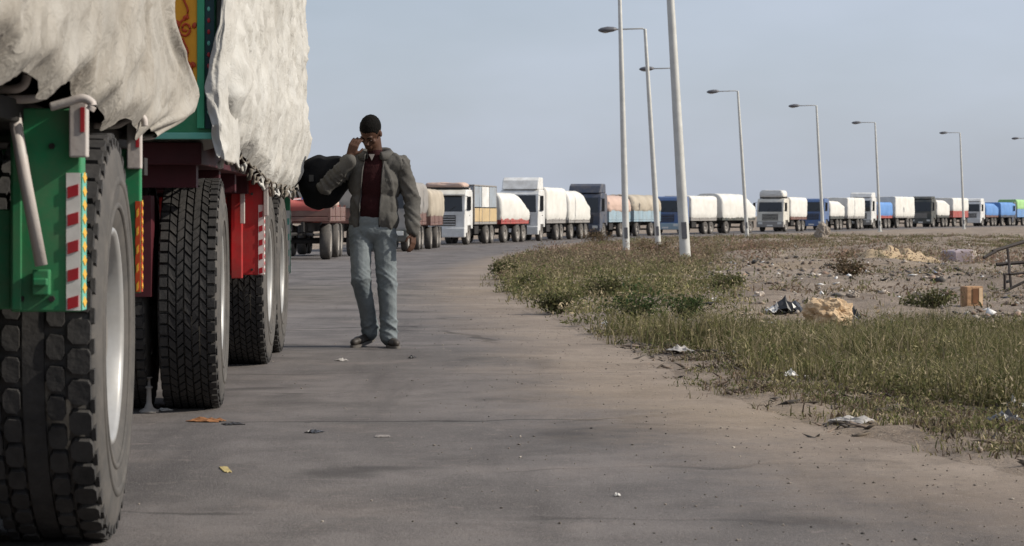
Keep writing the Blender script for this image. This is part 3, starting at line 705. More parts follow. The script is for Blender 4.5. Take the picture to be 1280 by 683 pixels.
def running_gear(root, ys):
    for y in ys:
        far_wheel(root, 1.02, y, False); far_wheel(root, -1.02, y, True)
        MB().tube([(-.9, y, .51), (.9, y, .51)], .06, 8).build('axle', M_DARK, root)
        MB().box(.86, 1.19, y + .60, y + .62, .45, 1.0).build('mud_flap', M_BLACKP, root); MB().box(-1.19, -.86, y + .60, y + .62, .45, 1.0).build('mud_flap', M_BLACKP, root)

def make_cab(root, c, low, hi=2.95, deflector=0.0, visor=None, rack=None, panel=None):
    body = PA[c]; W = 1.22
    prof = [(.02, .62), (.0, 1.0), (.03, 1.72), (.22, hi - .28), (.36, hi - .06), (.6, hi), (1.75, hi), (1.9, hi - .1), (1.95, hi - .5), (1.95, .85), (1.62, .85), (1.60, 1.02), (.72, 1.02), (.66, .62)]
    m = MB().prism(prof, -W, W); cab = m.build('cab', body, root, bevel=.05)
    # windshield follows the raked front
    z0, z1 = 1.78, hi - .34
    def yf(z): return .03 + (.22 - .03) * (z - 1.72) / (hi - .28 - 1.72)
    g = MB(); g.add([(-1.08, yf(z0) - .022, z0), (1.08, yf(z0) - .022, z0), (1.02, yf(z1) - .022, z1), (-1.02, yf(z1) - .022, z1), (-1.08, yf(z0) + .01, z0), (1.08, yf(z0) + .01, z0), (1.02, yf(z1) + .01, z1), (-1.02, yf(z1) + .01, z1)],
                    [(0, 1, 2, 3), (0, 4, 5, 1), (1, 5, 6, 2), (2, 6, 7, 3), (3, 7, 4, 0)]); g.build('windshield', M_GLASS, cab)
    for x in (-.35, .35): MB().tube([(x, yf(z0) - .03, z0 + .02), (x + .35, yf(z0 + .25) - .035, z0 + .28)], .012, 5).build('wiper', M_BLACKP, cab)
    for s in (-1, 1):
        x0, x1 = sorted((s * (W - .01), s * (W + .008)))
        MB().prism([(.38, 1.80), (1.2, 1.80), (1.2, hi - .42), (.52, hi - .42)], x0, x1).build('side_window', M_GLASS, cab)
        MB().box(*sorted((s * (W - .005), s * (W + .02))), 1.12, 1.22, 1.55, 1.60).build('door_handle', M_BLACKP, cab)
        mm = MB(); mm.tube([(s * W, .14, hi - .35), (s * (W + .22), .06, hi - .4)], .018, 6); mm.tube([(s * W, .1, 1.85), (s * (W + .22), .05, 1.9)], .018, 6); mm.box(*sorted((s * (W + .12), s * (W + .33))), .0, .07, 1.85, hi - .38); mm.build('mirror', M_BLACKP, cab, bevel=.015)
        MB().box(*sorted((s * .68, s * 1.08)), -.075, -.02, .66, .86).build('headlight', M_LAMP, cab, bevel=.02)
        MB().box(*sorted((s * 1.0, s * 1.2)), .05, .60, .42, .60).build('step', M_BLACKP, cab, bevel=.02)
    gr = MB().box(-.72, .72, -.022, .02, 1.02, 1.58).build('grille', M_BLACKP if c != 'dark' else PA['grey'], cab)
    for k in range(4): MB().box(-.70, .70, -.034, -.0225, 1.08 + k * .13, 1.115 + k * .13).build('grille_slat', body, cab)
    MB().box(-W - .01, W + .01, -.07, .25, .40, .92).build('bumper', PA[low], cab, bevel=.05)
    MB().box(-.26, .26, -.078, -.0705, .50, .62).build('number_plate', M_WHITE, cab)
    if visor: MB().prism([(-.08, hi - .30), (-.06, hi - .24), (.30, hi - .02), (.30, hi - .10)], -W + .05, W - .05).build('visor', PA[visor], cab)
    if deflector:
        MB().prism([(.30, hi + .005), (.55, hi + deflector * .75), (.85, hi + deflector), (1.75, hi + deflector), (1.85, hi + .005)], -W + .08, W - .08).build('roof_deflector', body, cab, bevel=.06)
    if rack:
        rk = MB()
        for y in (.5, 1.1, 1.7): rk.box(-1.05, 1.05, y - .025, y + .025, hi + .005, hi + .10)
        for x in (-1.05, 1.05): rk.box(x - .02, x + .02, .4, 1.8, hi + .101, hi + .15)
        rk.build('roof_rack', M_BLACKP, cab)
        link_mesh('roof_bundle', tarp_mesh('roof_bundle', .45, 1.8, 0, .98, hi + .12, hi + .12 + rack[1], TC[rack[0]], 5, .15, .06, 2.0, 0, .2), cab)
    ex = MB(); ex.tube([(1.0, 2.05, .9), (1.0, 2.05, hi + .1)], .06, 8); ex.build('exhaust_stack', M_STEEL, root, True)
    hs = MB().box(-.9, .8, 1.97, 2.02, .9, 1.9); hs.build('cab_back_panel', M_DARK, root)

def road_pose(s, L):
    a = at_len(s); b = at_len(s + L); d = (b - a); return (a.x, a.y, float(gz(a.y))), -math.atan2(d.x, d.y)
def truck(front_y, label, cab, load, length=8.0):
    s = len_at_y(front_y); loc, rz = road_pose(s, length)
    t = tag(empty('cargo_truck', loc, rz), label, 'truck', 'trucks queuing along the bend')
    make_cab(t, **cab); load_on(t, 2.35, length, load); running_gear(t, [1.15, length - 2.3, length - 1.0])
    MB().box(-1.18, -.6, 2.6, 3.7, .55, 1.0).build('fuel_tank', M_STEEL, t, bevel=.08); MB().box(.62, 1.18, 2.6, 3.6, .55, 1.0).build('toolbox', M_DARK, t, bevel=.03)
    return t
def trailer(front_y, label, load, length=6.6, off=9.2, shift=0.0):
    s = len_at_y(front_y) + off; loc, rz = road_pose(s, length)
    t = tag(empty('cargo_trailer', loc, rz), label, 'trailer', 'trailers queuing along the bend')
    load_on(t, 0, length, load); running_gear(t, [1.1, length - 2.2, length - .9])
    m = MB(); m.tube([(-.45, .3, .75), (0, -1.25, .72)], .05, 6); m.tube([(.45, .3, .75), (0, -1.25, .72)], .05, 6); m.build('drawbar', M_DARK, t)
    return t

truck(24.5, 'white cab truck hidden behind the red trailer', dict(c='white', low='grey'), dict(kind='tarp', tarp='grey', board='green', top=3.0))
kt = trailer(62, 'low dark red dropside trailer with small bundles seen beneath the black bag', dict(kind='heap', tarp='red', board='brown', panel='brown', bh=.30, top=1.66, seed=4), 6.4, 0.0)
for q_, (bx_, by_, c_) in enumerate(((.75, .4, 'blue'), (1.0, 1.2, 'pink'), (.3, .9, 'white'))): tag(link_mesh('cargo_bundle', tarp_mesh('cargo_bundle', by_ - .3, by_ + .3, bx_, .28, 1.5, 1.82 - .06 * q_, TC[c_], q_, .08, .03, 1.5, 0, .1), None, kt.location, kt.rotation_euler[2]), ['small blue bundle', 'small pinkish bundle', 'small white bundle'][q_] + ' lying on the low dark red trailer', 'bundle', 'bundles on the low trailer')
trailer(72, 'grey tarped trailer standing behind the low dark red trailer', dict(kind='tarp', tarp='grey', board='brown', top=2.75, seed=33), 6.4, 0.0)
truck(90, 'grey cab truck standing behind the walking man', dict(c='grey', low='dark', hi=2.8), dict(kind='tarp', tarp='grey', board='brown', top=2.9, seed=2), 8.0)
trailer(90, 'grey tarped trailer right in front of the white cab with tan roof visor', dict(kind='tarp', tarp='beige', board='brown', top=2.75, seed=3, hem=.3), 6.8, 10.2)
truck(117, 'white cab truck with tan roof bundle and framed body with ochre side panels', dict(c='white', low='white', hi=2.95, visor='cream', rack=('pink', .20)), dict(kind='frame', board='grey', panel='yellow', upper=['glassblue', 'white'], bh=.75, top=3.25), 8.2)
trailer(117, 'white tarped trailer behind the ochre panelled truck body', dict(kind='tarp', tarp='white', board='red', top=2.85, seed=6, hem=.1, rc=.5, drop=.8), 6.0)
truck(134, 'tall white truck with high roof deflector behind white trailer tarp', dict(c='white', low='white', hi=3.15, deflector=.75), dict(kind='tarp', tarp='white', board='grey', top=3.3, seed=9, hem=.1), 8.2)
trailer(134, 'white domed tarp trailer in front of the navy cab', dict(kind='tarp', tarp='white', board='grey', top=3.15, seed=10, hem=.05, rc=.6, drop=.8), 6.4)
truck(152, 'navy blue cab truck with high dark roof fairing', dict(c='navy', low='navy', hi=3.1, deflector=.65), dict(kind='heap', tarp='pink', board='ltblue', bh=1.2, top=2.9, seed=4), 8.2)
trailer(152, 'light blue boarded trailer with beige load behind lamp posts', dict(kind='heap', tarp='beige', board='ltblue', bh=1.25, top=3.0, seed=7), 7.0)
truck(172, 'blue cab truck with white body half hidden by the thickest lamp post', dict(c='blue', low='ltblue', hi=3.0), dict(kind='tarp', tarp='white', board='grey', top=3.05, seed=3, hem=.1, rc=.3), 8.0)
trailer(172, 'white tarped trailer with rounded rear end before the gap in the queue', dict(kind='tarp', tarp='white', board='dark', top=3.25, seed=11, hem=.05, rc=.7, drop=.8), 7.4)
truck(194, 'white old cab truck with cream bundle heaped on its roof', dict(c='cream', low='grey', hi=2.95, rack=('white', .55)), dict(kind='tarp', tarp='white', board='brown', top=3.05, seed=12, hem=.1), 7.8)
truck(207, 'blue cab truck between two cream and white loads', dict(c='blue', low='blue', hi=3.0), dict(kind='tarp', tarp='white', board='dark', top=2.75, seed=13, hem=.1, drop=.4), 7.8)
trailer(207, 'boxy cream tarp trailer ahead of tall white cab', dict(kind='tarp', tarp='white', board='grey', top=3.1, seed=14, hem=.05, rc=.15), 6.6)
truck(224, 'tall white cab truck with blue tarped body', dict(c='white', low='grey', hi=3.2, deflector=.5), dict(kind='tarp', tarp='blue', board='red', top=2.7, seed=15, hem=.1), 8.0)
trailer(224, 'square white tarp trailer ahead of dark cab', dict(kind='tarp', tarp='white', board='grey', top=3.3, seed=16, hem=.0, rc=.12), 7.2)
truck(245, 'dark cab truck with white tarped body', dict(c='dark', low='dark', hi=3.15, deflector=.3), dict(kind='tarp', tarp='white', board='dark', top=3.0, seed=17, hem=.1, drop=.4), 7.6)
trailer(245, 'white tarped trailer with a red lower body', dict(kind='tarp', tarp='white', board='red', bh=.7, top=3.3, seed=18, hem=.6, rc=.2), 6.6)
truck(264, 'small white cab truck towing blue covered body', dict(c='white', low='white', hi=3.0, deflector=.35), dict(kind='tarp', tarp='blue', board='brown', top=2.75, seed=19, hem=.1, drop=.4), 8.0)
trailer(264, 'blue covered trailer ahead of pale green load', dict(kind='tarp', tarp='blue', board='navy', top=2.9, seed=20, hem=.1), 6.8)
truck(277, 'navy cab truck with pale green tarp over blue boards', dict(c='navy', low='navy', hi=2.9), dict(kind='tarp', tarp='green', board='skyblue', bh=1.0, top=3.3, seed=21, hem=.9), 8.0)
trailer(277, 'white over blue trailer closing the queue at the bend', dict(kind='tarp', tarp='green', board='skyblue', bh=1.0, top=3.2, seed=22, hem=.9), 7.0)

# ------------------------------------------------------------------ lamp posts
M_POST = mat('galvanised_post', (.52, .52, .49), .5, metal=.15, var=.12, vs=3, dust=DUST, damt=.2)
M_LAMPH = mat('lamp_head_grey', (.10, .10, .11), .5, var=.2)
LAMPS = [  # base x px, distance, base y px, lean (px shift of top), label
    (857, 53, 327, 'thickest lamp post rising from the brown weeds with its top out of view'),
    (783, 80, 309, 'slim lamp post closest to the weedy road bend'),
    (823, 95, 303, 'lamp post whose long arm crosses the post beside it'),
    (858, 119, 300, 'lamp post hidden behind the thickest post with only its arm showing'),
    (934, 143, 295, 'lamp post in front of the old cream cab'),
    (1029, 160, 290, 'lamp post rising beside the pale upright block'),
    (1100, 191, 287.5, 'lamp post in front of the blue tarped truck body'),
    (1205, 216, 286, 'lamp post in front of the white and red trailer'),
    (1293, 233, 285, 'lamp post reaching its arm over the pale green load')]
LEAN = [3.3, 1.5, 3.5, 3.2, 3.7, 3.0, 2.6, 2.4, 2.4]
for (px, D, py, lab), ln in zip(LAMPS, LEAN):
    X = (px - 640) / F * D; H = 9.5; zb = CAMH - (py - 270) / F * D
    zb = min(zb, float(field_z(X, D)))
    t = tag(empty('street_lamp', (X, D, zb)), lab, 'street lamp', 'lamp posts along the verge')
    t.rotation_euler = (0, -R(ln), 0)
    m = MB(); m.lathe([(0, .135), (.02, .135), (.3, .130), (3.2, .114), (6.5, .094), (H - .06, .068), (H, .06), (H, 0)], 14)
    me = m.mesh('pole', M_POST, True)
    p = link_mesh('pole', me, t); p.rotation_euler = (0, R(-90), 0)
    bp_ = MB(); bp_.box(-.22, .22, -.22, .22, -.06, .03)
    for sx in (-.16, .16):
        for sy in (-.16, .16): bp_.tube([(sx, sy, .03), (sx, sy, .09)], .018, 6)
    bp_.build('base_plate', M_POST, t)
    MB().box(-.062, .062, -.146, -.11, .55, .95).build('service_hatch', M_LAMPH, t, bevel=.006)
    ar = MB(); ar.tube([(0, 0, H - .06), (-.06, 0, H + .0), (-.16, .0, H + .02), (-1.35, 0, H + .05)], .034, 8); ar.build('arm', M_POST, t, True)
    hd = MB(); prof = []
    for k, (x, hw_, zt_, zb_) in enumerate([(-1.22, .05, .05, -.03), (-1.38, .10, .09, -.07), (-1.62, .14, .11, -.09), (-1.90, .13, .08, -.07), (-2.02, .06, .03, -.02)]):
        for j in range(10):
            a = 2 * math.pi * j / 10; prof.append((x, hw_ * math.cos(a), H + .05 + (zt_ if math.sin(a) > 0 else -zb_) * math.sin(a)))
    hd.add(prof, [(i * 10 + j, i * 10 + (j + 1) % 10, (i + 1) * 10 + (j + 1) % 10, (i + 1) * 10 + j) for i in range(4) for j in range(10)] + [tuple(range(10)), tuple(range(40, 50))])
    hd.v = [(v_[0] * 1.0, v_[1] * 1.3, H + .05 + (v_[2] - H - .05) * 1.35) for v_ in hd.v]
    h = hd.build('lamp_head', M_LAMPH, t, True)
    MB().ball((-1.70, 0, H - .035), (.17, .10, .05)).build('lens', mat('lamp_lens', (.35, .36, .36), .25, var=.1), h, True)

# ------------------------------------------------------------------ the walking man
def remeshed(name, mb, voxel, smooth, m, parent, disp=None, post=None, iters=6):
    me = mb.mesh(name + '_src', m, fix=False); o = link_mesh(name, me)
    r_ = o.modifiers.new('r', 'REMESH'); r_.mode = 'VOXEL'; r_.voxel_size = voxel
    s_ = o.modifiers.new('s', 'SMOOTH'); s_.factor = smooth; s_.iterations = iters
    dg = bpy.context.evaluated_depsgraph_get(); dg.update()
    nm = bpy.data.meshes.new_from_object(o.evaluated_get(dg)); o.modifiers.clear(); o.data = nm; bpy.data.meshes.remove(me)
    nm.name = name
    if not nm.materials: nm.materials.append(m)
    if disp:
        ns = [v.normal.copy() for v in nm.vertices]
        for v, n in zip(nm.vertices, ns): v.co += n * disp(v.co, n)
    if post:
        bm = bmesh.new(); bm.from_mesh(nm); post(bm); bm.to_mesh(nm); bm.free()
    nm.polygons.foreach_set('use_smooth', [True] * len(nm.polygons)); nm.update()
    o.parent = parent; return o

M_SKIN = mat('dark_brown_skin', (.070, .034, .021), .62, var=.12, vs=9, bump=.08, bs=60, spec=.25)
M_HAIR = mat('black_hair', (.005, .0045, .004), .9, var=.3, vs=40, bump=.5, bs=140, spec=.1)
M_JACKET = mat('grey_jacket', (.084, .080, .073), .88, var=.2, vs=7, bump=.4, bs=26, spec=.2)
M_SWEAT = mat('maroon_sweater', (.024, .006, .007), .92, var=.25, vs=12, bump=.5, bs=90, spec=.15)
M_JEAN = mat('faded_jeans', (.115, .135, .145), .9, var=.28, vs=5, bump=.35, bs=45, dust=(.25, .27, .27), damt=.6, ds=3.2, spec=.15)
M_SHOE = mat('dark_brown_shoe', (.020, .016, .014), .6, var=.2, vs=9, dust=DUST, damt=.15)
M_BAG = mat('black_bag_cloth', (.008, .008, .009), .85, var=.3, vs=8, bump=.3, bs=40, spec=.15)

PX, PD = -1.044, 16.7
MAN = tag(empty('person', (PX, PD, .004), R(-7)), 'man walking on the road in grey open jacket and faded jeans, hand raised to face', 'person')
V3 = Vector
SHR, ELR, WRR = V3((-.185, .01, 1.385)), V3((-.355, -.12, 1.215)), V3((-.150, -.185, 1.445))     # raised arm (his right)
SHL, ELL, WRL = V3((.195, .02, 1.39)), V3((.285, .05, 1.10)), V3((.300, -.03, .875))               # hanging arm
HC = V3((-.015, -.080, 1.622)); HR_ = Euler((R(40), R(5), R(-14)))                                      # head centre, bowed forward
hm = HR_.to_matrix()
def hp(x, y, z): return HC + hm @ V3((x, y, z))
HIR, HIL = V3((-.105, 0, .91)), V3((.075, 0, .91))
KNR, KNL = V3((-.085, -.115, .515)), V3((.100, -.03, .50))
ANR, ANL = V3((-.048, .09, .125)), V3((.112, .0, .085))
body = MB()
# head: skull, jaw, brow, nose, lips, chin, ears, neck
body.ball(hp(0, .012, .028), (.074, .096, .098), HR_, 24, 16); body.ball(hp(0, -.030, -.050), (.058, .062, .074), HR_, 20, 14)
body.ball(hp(0, -.052, -.098), (.034, .030, .026), HR_); body.capsule(hp(-.034, -.075, .014), .015, hp(.034, -.075, .014), .015)
body.capsule(hp(0, -.084, .004), .010, hp(0, -.104, -.030), .013); body.ball(hp(0, -.098, -.036), (.022, .014, .011), HR_)
body.capsule(hp(-.02, -.088, -.066), .0095, hp(.02, -.088, -.066), .0095); body.capsule(hp(-.017, -.086, -.079), .010, hp(.017, -.086, -.079), .010)
for s in (-1, 1):
    body.ball(hp(s * .044, -.062, -.026), (.019, .018, .016), HR_); body.ball(hp(s * .076, .012, -.008), (.010, .020, .033), HR_)
body.capsule(hp(0, .02, -.07), .056, (0.005, .012, 1.43), .060)
# trunk
body.capsule((-.15, .015, 1.385), .066, (.155, .015, 1.39), .066); body.ball((0, .01, 1.26), (.165, .105, .19)); body.ball((-.01, .0, 1.04), (.15, .10, .17)); body.ball((-.015, .01, .94), (.165, .11, .12))
def limb(mb, a, b, c, r, g=0.0):
    mb.capsule(a, r[0] + g, b, r[1] + g); mb.capsule(b, r[1] + g, c, r[2] + g)
limb(body, SHR, ELR, WRR, (.052, .040, .027)); limb(body, SHL, ELL, WRL, (.052, .040, .027))
limb(body, HIR, KNR, ANR, (.082, .055, .038)); limb(body, HIL, KNL, ANL, (.082, .055, .038))
for an, toe in ((ANR, V3((-.12, -.08, .035))), (ANL, V3((.175, -.15, .035)))):
    body.capsule(an, .034, an + V3((0, .03, -.045)), .024); body.capsule(an + V3((0, .01, -.045)), .022, toe, .016)
def hand(mb, wr, d, side, palm_n, curl, sp=.0185, ln=1.0):
    """wr wrist, d finger direction, side thumb direction, palm_n palm normal"""
    d = d.normalized(); side = (side - d * side.dot(d)).normalized(); n = palm_n.normalized()
    for k in range(4): 
        q = (1.5 - k) * sp; mb.capsule(wr + d * .012 + side * q * .7, .015, wr + d * .085 + side * q, .0125, 10)
    for k, l in enumerate((.070, .080, .074, .058)):
        q = (1.5 - k) * sp; p0 = wr + d * .085 + side * q; dd = d; p = p0; r_ = .0092
        for sgm, fr in enumerate((.45, .32, .23)):
            dd = (dd + n * math.tan(curl * (.6 + .25 * sgm))).normalized()
            p1 = p + (dd + side * (1.5 - k) * .05).normalized() * l * ln * fr; mb.capsule(p, r_, p1, r_ - .0007, 10); p = p1; r_ -= .0007
    t0 = wr + d * .03 + side * .03; t1 = t0 + (d * .6 + side * .75 + n * .25).normalized() * .038; t2 = t1 + (d * .9 + side * .2 + n * .35).normalized() * .03
    mb.capsule(wr + d * .015 + side * .012, .016, t0, .0135, 10); mb.capsule(t0, .0125, t1, .0105, 10); mb.capsule(t1, .0105, t2, .009, 10)
hand(body, WRR, V3((.30, -.08, .85)), V3((.75, .1, -.25)), V3((.35, .75, .1)), .55)
hand(body, WRL, V3((.02, -.15, -1)), V3((-.35, -.9, .1)), V3((-.9, .2, 0)), .38)
bo = remeshed('body', body, .0055, .5, M_SKIN, MAN, iters=4)
# eyes, brows
for s in (-1, 1):
    e_ = MB().ball(hp(s * .031, -.0795, -.006), (.011, .009, .0045), HR_).build('eye', mat('eye_white', (.045, .026, .018), .4, var=.05), bo, True)
    MB().ball(hp(s * .031, -.0865, -.008), (.005, .004, .0055), HR_).build('iris', mat('eye_iris', (.012, .008, .006), .3), bo, True)
    br = MB(); br.tube([hp(s * .014, -.0925, .018), hp(s * .034, -.0905, .025), hp(s * .052, -.075, .018)], [.004, .0045, .002], 6); br.build('eyebrow', M_HAIR, bo, True)
hair = MB(); hair.ball(hp(0, .018, .040), (.0785, .1005, .0965), HR_, 24, 16)
def hair_cut(bm):
    inv = hm.transposed(); dele = []
    for f in bm.faces:
        q = inv @ (f.calc_center_median() - HC)
        lim = .062 if q.y < -.055 else (.062 - (q.y + .055) * 1.5 if q.y < .02 else -.05)
        if q.z < lim - .004: dele.append(f)
    bmesh.ops.delete(bm, geom=dele, context='FACES')
ho = remeshed('hair', hair, .006, .4, M_HAIR, MAN, lambda c, n: .003 * noise.noise(c * 90), hair_cut)
ho.modifiers.new('t', 'SOLIDIFY').thickness = .005
# sweater
sw = MB(); sw.capsule((-.14, .01, 1.375), .076, (.145, .01, 1.38), .076); sw.ball((0, .0, 1.25), (.18, .122, .20)); sw.ball((-.01, -.005, 1.05), (.165, .118, .19)); sw.ball((-.015, .0, .95), (.175, .12, .09))
sw.capsule((.002, .0, 1.40), .070, (.002, -.005, 1.47), .064)
remeshed('sweater', sw, .009, .5, M_SWEAT, MAN, lambda c, n: .006 * noise.noise(V3((c.x * 9, c.y * 9, c.z * 22))))
# jeans
je = MB(); je.ball((-.015, .005, .955), (.178, .125, .11)); je.ball((-.015, .01, .89), (.180, .13, .11))
limb(je, HIR, KNR, ANR + V3((0, 0, .03)), (.093, .071, .058)); limb(je, HIL, KNL, ANL + V3((0, 0, .03)), (.094, .074, .061))
je.capsule(ANR + V3((0, 0, .05)), .060, ANR + V3((0, -.005, -.015)), .064); je.capsule(ANL + V3((0, 0, .05)), .063, ANL + V3((0, -.005, -.01)), .067)
def jean_fold(c, n):
    # sharp slanting creases behind the knee, at the crotch and stacked above the hem; smooth elsewhere
    k = .9 * math.exp(-((c.z - .52) / .09) ** 2) + 1.2 * math.exp(-((c.z - .15) / .07) ** 2) + .8 * math.exp(-((c.z - .83) / .07) ** 2) + .18
    sg = 1 if c.x > .02 else -1
    f2 = 1 - abs(noise.noise(V3((c.x * 4, c.y * 4, c.z * 14 + sg * c.x * 9 + c.y * 5)))); f3 = 1 - abs(noise.noise(V3((c.x * 8, c.y * 8, c.z * 26 - sg * c.x * 16))))
    return k * (.013 * f2 ** 6 + .006 * f3 ** 5 - .003)
remeshed('jeans', je, .009, .5, M_JEAN, MAN, jean_fold, iters=3)
# shoes
for an, toe in ((ANR, V3((-.140, -.095, .038))), (ANL, V3((.195, -.175, .038)))):
    sh = MB(); hl = V3((an.x, an.y + .045, an.z - .045)); sh.capsule(hl, .038, toe, .031); sh.ball(hl.lerp(toe, .75) + V3((0, 0, .002)), (.044, .06, .034)); sh.capsule(an + V3((0, .01, -.01)), .040, hl, .038)
    so = remeshed('shoe', sh, .008, .4, M_SHOE, MAN)
    for v in so.data.vertices: v.co.z = max(v.co.z, .012)
    dv = (toe - hl); L_ = dv.length; dv.normalize(); sd_ = V3((dv.y, -dv.x, 0)).normalized(); out = []
    for k in range(24):
        a = 2 * math.pi * k / 24; wv = .046 + .004 * math.cos(a); out.append((hl + toe) / 2 + dv * (L_ / 2 + .045) * math.cos(a) * (abs(math.cos(a)) ** -.25 if abs(math.cos(a)) > .2 else 1) * .93 + sd_ * wv * math.sin(a))
    sl = MB(); sl.add([(p.x, p.y, max(0, p.z - .040)) for p in out] + [(p.x, p.y, max(.018, p.z - .022)) for p in out], [tuple(range(24)), tuple(range(24, 48))] + [(i, (i + 1) % 24, 24 + (i + 1) % 24, 24 + i) for i in range(24)])
    sl.build('sole', mat('shoe_sole', (.10, .09, .08), .8), so)
# jacket
jk = MB(); jk.capsule((-.150, .015, 1.370), .078, (.158, .015, 1.377), .078); jk.ball((0, .012, 1.25), (.195, .138, .20)); jk.ball((-.005, .008, 1.06), (.178, .138, .21)); jk.capsule((-.08, .0, .965), .098, (.08, .0, .965), .104)
limb(jk, SHR, ELR, WRR - V3((.01, 0, .035)), (.057, .050, .039)); limb(jk, SHL, ELL, WRL + V3((0, 0, .03)), (.058, .051, .043))
jk.capsule(WRL + V3((0, 0, .05)), .045, WRL + V3((0, 0, .015)), .042); jk.capsule((-.08, .035, 1.44), .055, (.085, .035, 1.445), .055)
def jacket_fold(c, n):
    if c.x > .215 or c.x < -.215:      # creases run round the sleeve, crowding at the elbow
        g = 1 - abs(noise.noise(V3((c.x * 5, c.y * 5, c.z * 17 + c.x * 20)))); g2 = 1 - abs(noise.noise(V3((c.x * 8 + 4, c.y * 8, c.z * 30 - c.x * 20)))); k = .9
    else:                              # long drapes from the shoulders
        g = 1 - abs(noise.noise(V3((c.x * 12 + c.z * 3.5, c.y * 7, c.z * 3.0)))); g2 = 1 - abs(noise.noise(V3((c.x * 14 - c.z * 9, c.y * 10, c.z * 9)))); k = 1.0
    return k * (.015 * g ** 6 + .006 * g2 ** 5 - .003)
def jacket_cut(bm):
    def planes(f):
        bmesh.ops.bisect_plane(bm, geom=bm.verts[:] + bm.edges[:] + bm.faces[:], plane_co=f[0], plane_no=f[1])
    L0, L1 = V3((-.06, 0, 1.45)), V3((-.10, 0, .86)); R0, R1 = V3((.08, 0, 1.45)), V3((.05, 0, .86))
    nl = V3((L1.z - L0.z, 0, -(L1.x - L0.x))).normalized(); nr_ = V3((R1.z - R0.z, 0, -(R1.x - R0.x))).normalized()
    planes((L0, nl)); planes((R0, nr_)); planes((V3((0, 0, .895)), V3((0, 0, 1)))); planes((V3((0, 0, 1.475)), V3((0, 0, 1))))
    dele = []
    for f in bm.faces:
        c = f.calc_center_median(); t = (1.45 - c.z) / .59; xl = -.06 - .04 * t; xr_ = .08 - .03 * t
        if (xl < c.x < xr_ and c.y < -.0) or (c.z < .895 and -.24 < c.x < .225) or (c.z > 1.475 and abs(c.x) < .13 and abs(c.y) < .2): dele.append(f)
    bmesh.ops.delete(bm, geom=dele, context='FACES')
jo = remeshed('jacket', jk, .0085, .5, M_JACKET, MAN, jacket_fold, jacket_cut, 3)
sm = jo.modifiers.new('t', 'SOLIDIFY'); sm.thickness = .010; sm.offset = 1
# collar and open lapel edges
cl = []; nC = 40
for i in range(nC):
    a = R(-62 + 304 * i / (nC - 1)); 
    for (rr, z) in ((.098, 1.435), (.100, 1.475), (.112, 1.492), (.128, 1.470), (.135, 1.432)):
        cl.append((.006 + rr * 1.0 * math.cos(a), .018 + rr * .86 * math.sin(a) , z + .02 * math.sin(a) + .006 * noise.noise(V3((a * 2, z * 9, 0)))))
cm = bpy.data.meshes.new('collar'); cm.from_pydata(cl, [], [(i * 5 + j, (i + 1) * 5 + j, (i + 1) * 5 + j + 1, i * 5 + j + 1) for i in range(nC - 1) for j in range(4)]); cm.materials.append(M_JACKET)
cm.polygons.foreach_set('use_smooth', [True] * len(cm.polygons)); co_ = link_mesh('collar', cm, jo); co_.modifiers.new('t', 'SOLIDIFY').thickness = .009
# zip tapes, pocket flaps and hem band laid on the jacket surface
from mathutils.bvhtree import BVHTree
bmj = bmesh.new(); bmj.from_mesh(jo.data); bvh = BVHTree.FromBMesh(bmj)
def onj(x, z, off=.012):
    h = bvh.ray_cast(V3((x, -.6, z)), V3((0, 1, 0))); return h[0] + V3((0, -off, 0)) if h[0] else None
M_ZIP = mat('dark_zip', (.035, .032, .03), .6)
for xa, xb in ((-.067, -.106), (.088, .056)):
    P = [q for q in (onj(xa + (xb - xa) * t, 1.43 - .52 * t) for t in np.linspace(0, 1, 26)) if q]
    if len(P) > 3: MB().tube(P, .0055, 6).build('zip_tape', M_ZIP, jo, True)
for x0, x1, z0, z1, sl_ in ((.105, .185, 1.035, 1.06, .02), (-.185, -.125, 1.035, 1.06, -.02), (.11, .18, 1.255, 1.275, 0)):
    g_ = [[onj(x0 + (x1 - x0) * i / 7, z0 + (z1 - z0) * j / 2 + sl_ * i / 7, .0135) for i in range(8)] for j in range(3)]
    if all(q for r_ in g_ for q in r_):
        pm = bpy.data.meshes.new('pocket_flap'); pm.from_pydata([tuple(q) for r_ in g_ for q in r_], [], [(j * 8 + i, j * 8 + i + 1, j * 8 + i + 9, j * 8 + i + 8) for j in range(2) for i in range(7)]); pm.materials.append(M_JACKET)
        link_mesh('pocket_flap', pm, jo).modifiers.new('t', 'SOLIDIFY').thickness = .006
bmj.free()
# wrist watch on the hanging arm
wt = MB(); wdir = (WRL - ELL).normalized(); ring = []
cuff = MB(); cuff.tube([WRL + V3((0, 0, .012)), WRL + V3((.0, -.004, -.012))], .037, 14); cuff.build('watch', mat('pale_watch', (.75, .74, .70), .4), MAN, True)
# shirt collar tip
st = MB(); st.add([(-.03, -.075, 1.462), (.015, -.078, 1.462), (-.002, -.105, 1.415), (-.03, -.068, 1.462), (.015, -.070, 1.462), (-.002, -.096, 1.415)], [(0, 1, 2), (3, 5, 4), (0, 3, 4, 1), (1, 4, 5, 2), (2, 5, 3, 0)]); st.build('shirt_collar', mat('pale_shirt', (.20, .18, .17), .9), MAN)

